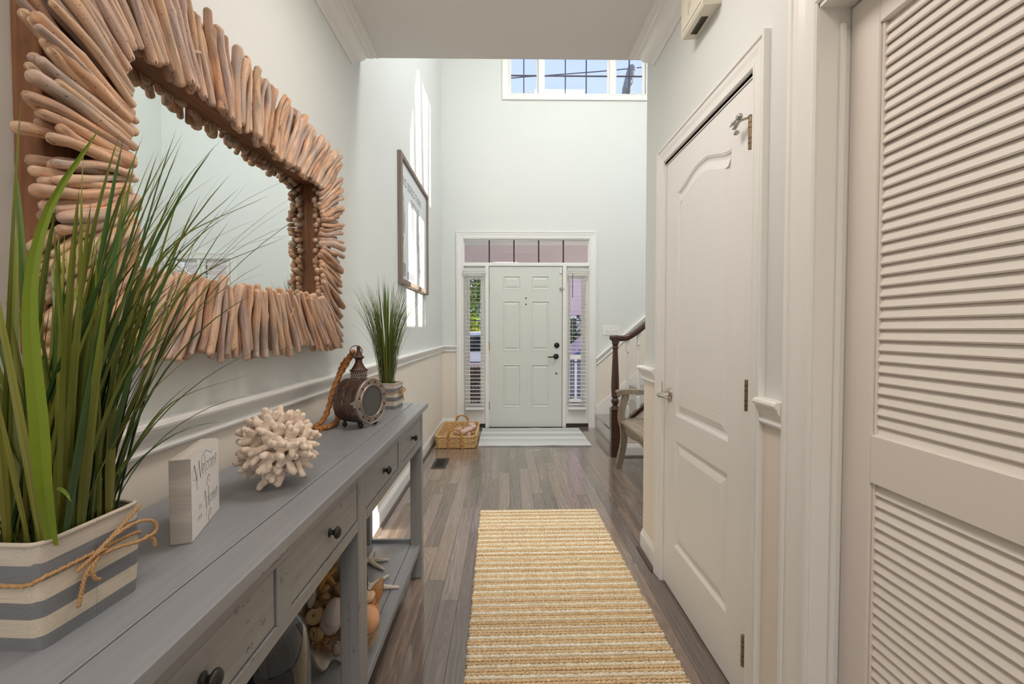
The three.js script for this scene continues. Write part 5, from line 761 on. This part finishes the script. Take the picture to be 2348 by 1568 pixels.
{ // fuzzy slippers in the basket
  const fuzz = std({ color: '#dcbfb6', roughness: 1 });
  const make = () => { const P = (x, y, z) => new THREE.Vector3(x, y, z), b = [[P(0, 0.014, 0.09), P(0, 0.014, -0.085), 0.03, 0.034], [P(-0.014, 0.014, 0.06), P(-0.02, 0.014, -0.08), 0.022, 0.024], [P(0.014, 0.014, 0.06), P(0.022, 0.014, -0.08), 0.022, 0.024], [P(-0.032, 0.03, -0.05), P(0, 0.062, -0.05), 0.017, 0.02], [P(0.032, 0.03, -0.05), P(0, 0.062, -0.05), 0.017, 0.02], [P(-0.03, 0.026, -0.09), P(0, 0.05, -0.095), 0.016, 0.018], [P(0.03, 0.026, -0.09), P(0, 0.05, -0.095), 0.016, 0.018], [P(0, 0.062, -0.04), P(0, 0.05, -0.1), 0.02, 0.018]];
    return blob(b, 0.15, 72, 300, (x, y, z) => 0.004 * (noise(x * 300 + 99, y * 300 + z * 210 + 99) - 0.5)); };
  const g = make(), s1 = thing('slipper', 'fuzzy pale pink slipper lying flat underneath in the woven basket', 'slipper', [-0.5, 0.028, 5.17], 0.9); mesh('slipper_body', g, fuzz, s1);
  const s2 = thing('slipper', 'fuzzy pale pink slipper lying askew on top of the other in the woven basket', 'slipper', [-0.43, 0.075, 5.15], -0.75); s2.rotation.set(0.12, -0.6, 0.22); mesh('slipper_body', g, fuzz, s2);
}
// ------------------------------------------------------------------ stairs, railing, bench
const stainDark = phys({ color: '#4a2c20', roughness: 0.32, clearcoat: 0.4, clearcoatRoughness: 0.15, map: texture(128, 256, (u, v) => { const k = 0.7 + 0.6 * fbm(u * 20, v * 3, 20, 3, 3, 4); return [k, k, k]; }, { size: [0.2, 0.6] }) });
{
  const t = thing('staircase', 'white staircase with grey-brown treads rising to the right along the front wall', 'stairs', [1.14, 0, 5.0]), tr = 0.186, run = 0.215;
  for (let i = 0; i < 7; i++) {
    const x = 1.15 + i * run, y = 0.175 + i * tr;
    part('riser', box(x, x + 0.02, y - tr + (i ? 0 : 0.011), y - 0.024, 4.42, FRONT - 0.016), trimPaint, t);
    part('tread', box(x - 0.026, i < 6 ? x + run + 0.01 : STAIRX - 0.004, y - 0.024, y, 4.42, FRONT - 0.016, 0.006), floorWood, t);
  }
  const Y = (x) => 0.3 + SLOPE * (x - 1.12);
  part('side_wall', slab(outline([[1.115, 0], [STAIRX - 0.004, 0], [STAIRX - 0.004, Y(STAIRX) - 0.03], [1.115, Y(1.115) - 0.03]]), 0.06, (a, b, s) => V(a, b, 4.345 + s)), cream, t);
  part('side_baseboard', prism(baseProfile, 1.12, STAIRX - 0.004, (a, b, s) => V(s, b, 4.345 - a)), trimPaint, t);
  part('side_shoe', prism(shoeProfile, 1.12, STAIRX - 0.004, (a, b, s) => V(s, b, 4.345 - a)), shoeWood, t);
}
{
  const t = thing('stair_railing', 'dark brown newel post and curved handrail with white turned balusters', 'railing', [1.07, 0, 4.37]), D = 4.37, Y = (x) => 0.3 + SLOPE * (x - 1.12);
  part('newel_post', [box(1.025, 1.113, 0, 0.475, D - 0.044, D + 0.044, 0.006, 'y'), lathe(creased([[0, 0.475], [0.034, 0.475], [0.038, 0.483], [0.034, 0.492], [0.024, 0.497], [0.022, 0.505], [0.033, 0.522], [0.038, 0.54], [0.036, 0.556], [0.027, 0.57], [0.024, 0.577], [0.035, 0.583], [0.037, 0.59], [0.034, 0.598]]).concat([[0.036, 0.62], [0.039, 0.68], [0.037, 0.76], [0.031, 0.9], [0.025, 1.03], [0.0235, 1.05]], creased([[0.0235, 1.05], [0.03, 1.056], [0.032, 1.064], [0.026, 1.07], [0.024, 1.082], [0.031, 1.1], [0.035, 1.108], [0.033, 1.118], [0.036, 1.125], [0.036, 1.15], [0, 1.15]])), 32).translate(1.069, 0, -D)], stainDark, t);
  const rail = [[1.035, 1.162], [1.075, 1.162], [1.13, 1.157], [1.18, 1.164], [1.23, 1.19], [1.29, 1.232], [1.36, 1.29], [1.6, 1.498], [2.1, 1.93], [STAIRX - 0.05, 2.4]];
  part('handrail', tube(rail.map(([x, y]) => V(x, y, D)), (s, a) => 0.033 * (1 + 0.12 * Math.cos(2 * a)) * (1 - 0.1 * Math.cos(4 * a)), 90, 16), stainDark, t);
  part('shoe_rail', [prism([[-0.034, -0.03], [0.034, -0.03], [0.034, 0.012], [0.026, 0.02], [-0.026, 0.02], [-0.034, 0.012]], 1.112, STAIRX - 0.004, (a, b, s) => V(s, Y(s) + b, D + a), 0, 0), box(1.11, 1.135, 0.0, 0.29, D - 0.034, D + 0.034, 0.004, 'y')], stainDark, t);
  const topOf = (x) => { for (let i = 1; i < rail.length; i++) if (x <= rail[i][0]) return lerp(rail[i - 1][1], rail[i][1], (x - rail[i - 1][0]) / (rail[i][0] - rail[i - 1][0])); return 2.4; };
  for (let i = 0, x = 1.19; x < 2.65; i++, x += 0.1075) {
    const y0 = Y(x) + 0.0, y1 = topOf(x) - 0.015, b0 = 0.12, b1 = 0.13;
    part('baluster', [box(x - 0.015, x + 0.015, y0, y0 + b0, D - 0.015, D + 0.015, 0.002, 'y'), lathe(creased([[0, y0 + b0], [0.013, y0 + b0], [0.015, y0 + b0 + 0.008], [0.009, y0 + b0 + 0.02], [0.014, y0 + b0 + 0.035], [0.0155, y0 + b0 + 0.05], [0.011, y0 + b0 + 0.065], [0.0135, y0 + b0 + 0.075], [0.0135, y0 + b0 + 0.2], [0.0095, y1 - b1 - 0.04], [0.012, y1 - b1 - 0.032], [0.0095, y1 - b1 - 0.022], [0.013, y1 - b1], [0, y1 - b1]]), 18).translate(x, 0, -D), box(x - 0.016, x + 0.016, y1 - b1, y1, D - 0.016, D + 0.016, 0.003, 'y')], trimPaint, t);
  }
}
{ // weathered bench facing into the foyer, seen past the end of the right wall
  const t = thing('bench', 'weathered grey-brown wooden bench with scrolled arm, half hidden by the right wall', 'bench', [1.25, 0, 3.55]);
  const old = std({ roughness: 0.75, map: texture(256, 128, (u, v) => { const s = fbm(u * 3, v * 30, 3, 30, 6, 4), k = 0.72 + 0.55 * s; return [0.60 * k, 0.545 * k, 0.475 * k]; }, { size: [0.6, 0.25] }) });
  const bent = (pts, w, th, z) => { const c = new THREE.CatmullRomCurve3(pts.map(([x, y]) => new THREE.Vector3(x, y, 0))), n = 22, P = c.getPoints(n), Lf = [], Rt = []; P.forEach((p, i) => { const q = c.getTangentAt(clamp(i / n)), k = typeof w === 'function' ? w(i / n) : w; Lf.push([p.x - q.y * k / 2, p.y + q.x * k / 2]); Rt.push([p.x + q.y * k / 2, p.y - q.x * k / 2]); }); return slab(outline(Lf.concat(Rt.reverse())), th - 0.006, (a, b, s) => V(a, b, z - th / 2 + 0.003 + s), 0.003); };
  for (const z of [3.985, 3.06]) {
    part('front_leg', bent([[1.005, 0.0], [1.022, 0.08], [1.052, 0.22], [1.055, 0.33], [1.035, 0.43], [1.03, 0.5], [1.055, 0.6], [1.075, 0.665]], (s) => lerp(0.046, 0.05, Math.sin(s * 3.14)), 0.05, z), old, t);
    part('back_leg', bent([[1.55, 0.0], [1.52, 0.2], [1.5, 0.43], [1.53, 0.75], [1.58, 0.98]], 0.05, 0.05, z), old, t);
    part('arm', bent([[1.535, 0.69], [1.35, 0.686], [1.15, 0.688], [1.07, 0.69], [1.025, 0.682], [0.995, 0.668]], (s) => lerp(0.036, 0.052, smooth(0.75, 0.95, s)), 0.065, z), old, t);
    part('side_apron', box(1.06, 1.5, 0.345, 0.41, z - 0.012, z + 0.012, 0.003, 'x'), old, t);
  }
  for (let i = 0; i < 4; i++) part('seat_board', box(1.02 + i * 0.122, 1.139 + i * 0.122, 0.408, 0.434, 2.98, 4.075, 0.004), old, t);
  part('front_apron', slab(outline([[3.1, 0.41], [3.96, 0.41], [3.96, 0.37], [3.9, 0.335], [3.75, 0.325], [3.53, 0.35], [3.3, 0.325], [3.14, 0.335], [3.1, 0.37]]), 0.022, (a, b, s) => V(1.05 + s, b, a)), old, t);
  for (const y of [0.62, 0.9]) part('back_rail', box(1.53 + (y - 0.6) * 0.12, 1.56 + (y - 0.6) * 0.12, y, y + 0.08, 3.08, 3.97, 0.004), old, t);
  for (let k = 0; k < 7; k++) part('back_spindle', bent([[1.515, 0.43], [1.535, 0.65], [1.57, 0.92]], 0.02, 0.05, 3.17 + k * 0.12), old, t);
}
// ------------------------------------------------------------------ outside
{
  const lawn = std({ roughness: 1, map: texture(256, 256, (u, v) => { const k = 0.7 + 0.6 * fbm(u * 20, v * 20, 20, 20, 3, 4); return [0.36 * k, 0.42 * k, 0.22 * k]; }, { size: [4, 4] }) });
  struct('ground', box(-60, 60, -0.5, -0.35, -40, 80), lawn);
  struct('driveway', box(-9, 12, -0.35, -0.33, 8.2, 14), std({ color: '#d9d4ce', roughness: 0.9 }));
  struct('porch_floor', box(-2.4, 3.4, -0.34, -0.06, FRONT + 0.14, 7.75), std({ color: '#c9c2be', roughness: 0.7 }));
  const lilac = std({ color: '#f2e3e7', roughness: 0.7 }), W = struct('porch_roof');
  mesh('ceiling_boards', box(-2.6, 3.6, 2.74, 2.8, FRONT + 0.14, 7.9), lilac, W);
  mesh('beam', box(-2.6, 3.6, 2.12, 2.74, 7.3, 7.55), lilac, W);
  mesh('cornice', prism([[0, 0], [0.012, 0], [0.012, 0.02], [0.03, 0.04], [0.05, 0.05], [0.05, 0.075], [0.09, 0.1], [0.09, 0.15], [0, 0.15]], -2.6, 3.6, (a, b, s) => V(s, 2.59 + b, 7.3 - a)), trimPaint, W);
  for (const x of [-2.3, 3.2]) mesh('porch_column', box(x, x + 0.2, -0.06, 2.12, 7.3, 7.5, 0.01, 'y'), trimPaint, W);
}
{
  const t = thing('porch_railing', 'white porch railing with square balusters seen through the window right of the door', 'railing', [1.9, -0.06, 7.4]);
  part('rail', [box(0.6, 3.2, 0.76, 0.82, 7.37, 7.45, 0.006), box(0.6, 3.2, 0.04, 0.09, 7.38, 7.44, 0.006)], trimPaint, t);
  for (let x = 0.68; x < 3.15; x += 0.115) part('baluster', box(x, x + 0.034, 0.09, 0.76, 7.39, 7.43, 0.003, 'y'), trimPaint, t);
}
{
  const t = thing('wicker_chair', 'dark brown wicker porch chair outside the window left of the door', 'chair', [-0.55, -0.06, 6.65]), m = std({ color: '#4a3d38', roughness: 0.8 }), g = [];
  for (let i = 0; i < 13; i++) g.push(tube([V(-0.85, 0.1 + i * 0.05, 6.42), V(-0.55, 0.1 + i * 0.05, 6.36), V(-0.25, 0.1 + i * 0.05, 6.42)], 0.016, 8, 6));
  for (let i = 0; i < 14; i++) g.push(tube([V(-0.86 + i * 0.046, 0.06, 6.41), V(-0.86 + i * 0.046, 0.4, 6.39), V(-0.86 + i * 0.046, 0.72, 6.38)], 0.012, 6, 6));
  part('woven_back', g, m, t); part('arm_side', [box(-0.9, -0.84, -0.02, 0.5, 6.42, 7.0, 0.02), box(-0.26, -0.2, -0.02, 0.5, 6.42, 7.0, 0.02)], m, t); part('seat', box(-0.86, -0.24, 0.22, 0.32, 6.42, 7.02, 0.02), m, t);
  part('cushion', box(-0.82, -0.28, 0.45, 0.76, 6.44, 6.56, 0.05), std({ color: '#8f8796', roughness: 0.95 }), t);
  for (const x of [-0.85, -0.25]) for (const d of [6.45, 6.97]) part('leg', box(x - 0.025, x + 0.025, -0.06, 0.02, d - 0.025, d + 0.025, 0.004), m, t);
}
function car(name, label, x, d, colour) {
  const t = thing(name, label, 'car', [x, -0.33, d]), m = phys({ color: colour, roughness: 0.3, clearcoat: 1, clearcoatRoughness: 0.05 }), side = [[-2.2, 0.3], [-2.2, 0.75], [-1.9, 0.92], [-1.1, 1.0], [-0.55, 1.45], [0.9, 1.48], [1.6, 1.05], [2.15, 0.98], [2.25, 0.6], [2.25, 0.3]];
  mesh('body', slab(outline(side), 1.6, (a, b, s) => new THREE.Vector3(a, b, 0.8 - s), 0.05), m, t);
  mesh('windows', [slab(outline([[-0.98, 1.02], [-0.5, 1.4], [0.1, 1.42], [0.1, 1.02]]), 1.74, (a, b, s) => new THREE.Vector3(a, b, 0.87 - s)), slab(outline([[0.18, 1.02], [0.18, 1.42], [0.85, 1.42], [1.4, 1.04]]), 1.74, (a, b, s) => new THREE.Vector3(a, b, 0.87 - s))], std({ color: '#1d2228', roughness: 0.1 }), t);
  for (const a of [-1.4, 1.4]) for (const z of [-0.72, 0.72]) mesh('wheel', lathe(creased([[0, -0.1], [0.2, -0.1], [0.32, -0.09], [0.33, 0], [0.32, 0.09], [0.2, 0.1], [0, 0.1]]), 28).rotateX(Math.PI / 2).translate(a, 0.33, z), std({ color: '#1c1c1e', roughness: 0.8 }), t);
}
car('car', 'white parked car far outside the window left of the door', -1.2, 11.9, '#e9e7ea'); car('car', 'blue parked car outside the window right of the door, behind the railing', 2.4, 9.6, '#4c5c8c');
{ // neighbour's house, mostly its siding
  const t = thing('house', 'neighbouring house with pinkish lap siding seen through the window right of the door', 'house', [4.4, -0.33, 15]), sid = std({ color: '#e0c2c8', roughness: 0.8 });
  for (let i = 0; i < 24; i++) part('siding_board', prism([[0, 0], [0.022, 0], [0.006, 0.17], [0, 0.17]], 0.9, 8, (a, b, s) => V(s, 1.72 + i * 0.16 + b, 15 - a)), sid, t);
  part('wall', [box(0.9, 8, -0.33, 5.6, 15.02, 15.2), box(0.85, 0.95, -0.33, 5.6, 14.95, 15.2)], sid, t);
  part('window', box(1.75, 2.35, 0.5, 1.6, 14.96, 15.03), std({ color: '#2b3436', roughness: 0.1 }), t); part('window_trim', [box(1.65, 1.75, 0.4, 1.7, 14.93, 15.03), box(2.35, 2.45, 0.4, 1.7, 14.93, 15.03), box(1.65, 2.45, 1.6, 1.7, 14.93, 15.03)], trimPaint, t);
  part('roof', prism([[0, 0], [4, 1.9], [4.1, 1.8], [0.1, -0.14]], 0.6, 8.3, (a, b, s) => V(s, 5.4 + b, 14.5 + a)), std({ color: '#6d6468', roughness: 0.9 }), t);
}
function tree(name, label, [x, d], h, R0, colours, seed, low = 0.35, n = 5200, leafSize = 0.1) {
  const t = thing(name, label, name.includes('shrub') ? 'shrub' : 'tree', [x, -0.34, d]), R = rng(seed), bark = std({ color: '#5a4a3d', roughness: 0.95 }), br = [];
  br.push(tube([new THREE.Vector3(0, 0, 0), new THREE.Vector3(0.06, h * 0.3, 0.03), new THREE.Vector3(-0.04, h * 0.6, 0), new THREE.Vector3(0.02, h * 0.88, 0)], (s) => h * 0.022 * (1.1 - s), 12, 8));
  for (let i = 0; i < 9; i++) { const a = i * 2.4, y = h * (low + 0.06 * i); br.push(tube([new THREE.Vector3(0, y, 0), new THREE.Vector3(Math.cos(a) * R0 * 0.4, y + h * 0.07, Math.sin(a) * R0 * 0.4), new THREE.Vector3(Math.cos(a) * R0 * 0.75, y + h * 0.16, Math.sin(a) * R0 * 0.75)], (s) => h * 0.008 * (1.15 - s), 8, 6)); }
  mesh('trunk', br, bark, t);
  const leaf = raw([0, 0, 0, 0.35, 0.5, 0.06, 0, 1, 0, 0, 0, 0, 0, 1, 0, -0.35, 0.5, 0.06]), o = new THREE.InstancedMesh(leaf, std({ color: '#ffffff', roughness: 0.6 }), n), M = new THREE.Matrix4(), q = new THREE.Quaternion(), e = new THREE.Euler(), c = new THREE.Color();
  for (let i = 0; i < n; i++) {
    const a = R() * 6.283, u = R() * 2 - 1, cl = Math.floor(R() * 14), ca = cl * 2.4, cy = (cl / 14) * 1.5 - 0.75, cr = Math.sqrt(Math.max(0.1, 1 - cy * cy)) * 0.6, rr = Math.cbrt(R()) * 0.52, s = Math.sqrt(1 - u * u), y0 = h * (1 + low) / 2, ry = h * (1 - low) / 2;
    M.compose(new THREE.Vector3((Math.cos(ca) * cr + Math.cos(a) * s * rr) * R0, y0 + (cy + u * rr) * ry, (Math.sin(ca) * cr + Math.sin(a) * s * rr) * R0), q.setFromEuler(e.set(R() * 6, R() * 6, R() * 6)), new THREE.Vector3(1, 1, 1).multiplyScalar(leafSize * (0.7 + R() * 0.7)));
    o.setMatrixAt(i, M); o.setColorAt(i, c.set(colours[Math.floor(R() * colours.length)]).multiplyScalar(0.8 + R() * 0.4));
  }
  o.name = 'foliage'; o.castShadow = o.receiveShadow = true; o.userData.kind = 'stuff'; t.add(o);
}
tree('tree', 'bright green tree outside the window left of the door', [-1.0, 17.6], 6.5, 2.2, ['#8fac4a', '#adc45c', '#6f8f3a', '#c6d678'], 3, 0.12, 9000, 0.2);
tree('shrub', 'yellow-green shrub under the tree outside the left window', [-0.95, 14.0], 2.1, 1.0, ['#98b82c', '#c0cc38', '#78982a', '#ecdc3c'], 5, 0.05, 4200, 0.12);
tree('shrub', 'dark green shrub in front of the pinkish house outside the right window', [2.5, 14.3], 1.9, 0.8, ['#3c5230', '#4a6338', '#2f4228'], 9, 0.05, 2200, 0.09);
{
  const t = thing('utility_pole', 'leaning grey utility pole with a ribbed top seen through the high window', 'pole', [5.15, -0.34, 20]), m = std({ color: '#8b8c98', roughness: 0.9 });
  mesh('pole_shaft', tube([new THREE.Vector3(-0.3, 0, 0), new THREE.Vector3(-0.1, 8, 0), new THREE.Vector3(0.05, 11.9, 0), new THREE.Vector3(0.22, 12.6, 0)], 0.11, 20, 12), m, t);
  mesh('pole_head', [0, 1, 2, 3, 4].map((k) => tube([new THREE.Vector3(0.16 + k * 0.05, 12.1 + k * 0.2, 0), new THREE.Vector3(0.2 + k * 0.05, 12.24 + k * 0.2, 0)], 0.2, 4, 12)), m, t);
  const w = thing('power_line', 'thin dark power line crossing the sky in the high window', 'wire', [2.5, 12.4, 20.2]);
  mesh('cable', tube([[-6, 11.4], [0.2, 12.35], [2.0, 12.5], [4.6, 12.72], [9, 13.2]].map(([x, y]) => new THREE.Vector3(x - 2.5, y - 12.4, 0)), 0.022, 60, 6), std({ color: '#4b4c63' }), w);
}
// unseen tree beside the house, placed so that its slanting trunks and boughs stripe the sunlight that comes through the stair windows
{
    const t = thing('tree', 'unseen many-stemmed tree with one thick leaning trunk, placed outside the stair windows to stripe the sunlight', 'tree', [4.6, -0.34, 5.2]), bark = std({ color: '#6a5b4c', roughness: 0.95 }), P = (x, y, z) => new THREE.Vector3(x, y, z);
  mesh('trunk', [tube([[0, 0], [0, 2.5], [0.03, 4.5], [0.22, 5.5], [0.52, 6.3], [0.95, 7.1], [1.3, 8]].map(([a, b]) => P(0, b, 1.15 - a)), (q) => 0.27 * (1.05 - 0.15 * q), 28, 14), tube([P(0, 0, 0), P(0.05, 2.5, 0.1), P(0, 5, 0.02), P(0.1, 7.5, 0.18)], (s) => 0.1 * (1.1 - 0.5 * s), 16, 10), tube([P(0.03, 2.2, 0.08), P(0.1, 4, 0.35), P(0.05, 6, 0.42), P(0, 8, 0.62)], (s) => 0.085 * (1.1 - 0.6 * s), 16, 10), tube([P(0.03, 1.9, 0.05), P(-0.1, 4, -0.22), P(0.1, 6, -0.3), P(0, 8, -0.5)], (s) => 0.075 * (1.1 - 0.6 * s), 16, 10)], bark, t);
}
// ------------------------------------------------------------------ unseen lamps, out of view, placed to brighten the interior: a glowing panel and a light of its size just below it
function unseenPanelLight(name, label, x, y, d, size, colour, power, glow) {
  const t = thing(name, label, 'light', [x, y, d]);
  mesh('housing', [box(-size / 2 - 0.02, size / 2 + 0.02, -0.05, 0, -size / 2 - 0.02, -size / 2, 0.004), box(-size / 2 - 0.02, size / 2 + 0.02, -0.05, 0, size / 2, size / 2 + 0.02, 0.004), box(-size / 2 - 0.02, -size / 2, -0.05, 0, -size / 2, size / 2, 0.004), box(size / 2, size / 2 + 0.02, -0.05, 0, -size / 2, size / 2, 0.004)], trimPaint, t);
  mesh('diffuser', box(-size / 2, size / 2, -0.045, -0.03, -size / 2, size / 2), std({ color: '#ffffff', emissive: colour, emissiveIntensity: glow }), t);
  const l = new THREE.RectAreaLight(colour, power, size, size); l.name = name; l.position.set(x, y - 0.055, -d); l.lookAt(x, y - 2, -d); l.name = numbered('unseen_lamp_light'); scene.add(l);
}
unseenPanelLight('unseen_foyer_lamp', 'unseen square ceiling lamp high in the foyer, placed to brighten its walls', 0.95, UP, 3.0, 0.88, 0xfcfaf8, UNSEEN_LAMP.foyer, 2);  // out of view, placed to brighten the foyer
unseenPanelLight('unseen_hall_lamp', 'unseen square ceiling lamp above the jute rug, placed to light the hall', 0.0, CEIL, 1.45, 0.5, 0xfff6ee, UNSEEN_LAMP.hall, 2);  // out of view overhead, placed to light the hall
unseenPanelLight('unseen_hall_lamp', 'unseen square ceiling lamp just behind the viewer, placed to light the near hall', 0.0, CEIL, -0.2, 0.5, 0xfff0e2, UNSEEN_LAMP.hall, 2);  // out of view behind the camera, lights the near hall
unseenPanelLight('unseen_living_lamp', 'unseen square ceiling lamp in the room behind the viewer, placed to light the hall', 0.2, CEIL, -3.2, 1.2, 0xfff2e6, UNSEEN_LAMP.living, 2);  // out of view, sends soft light up the hall from behind

renderer.render(scene, camera);
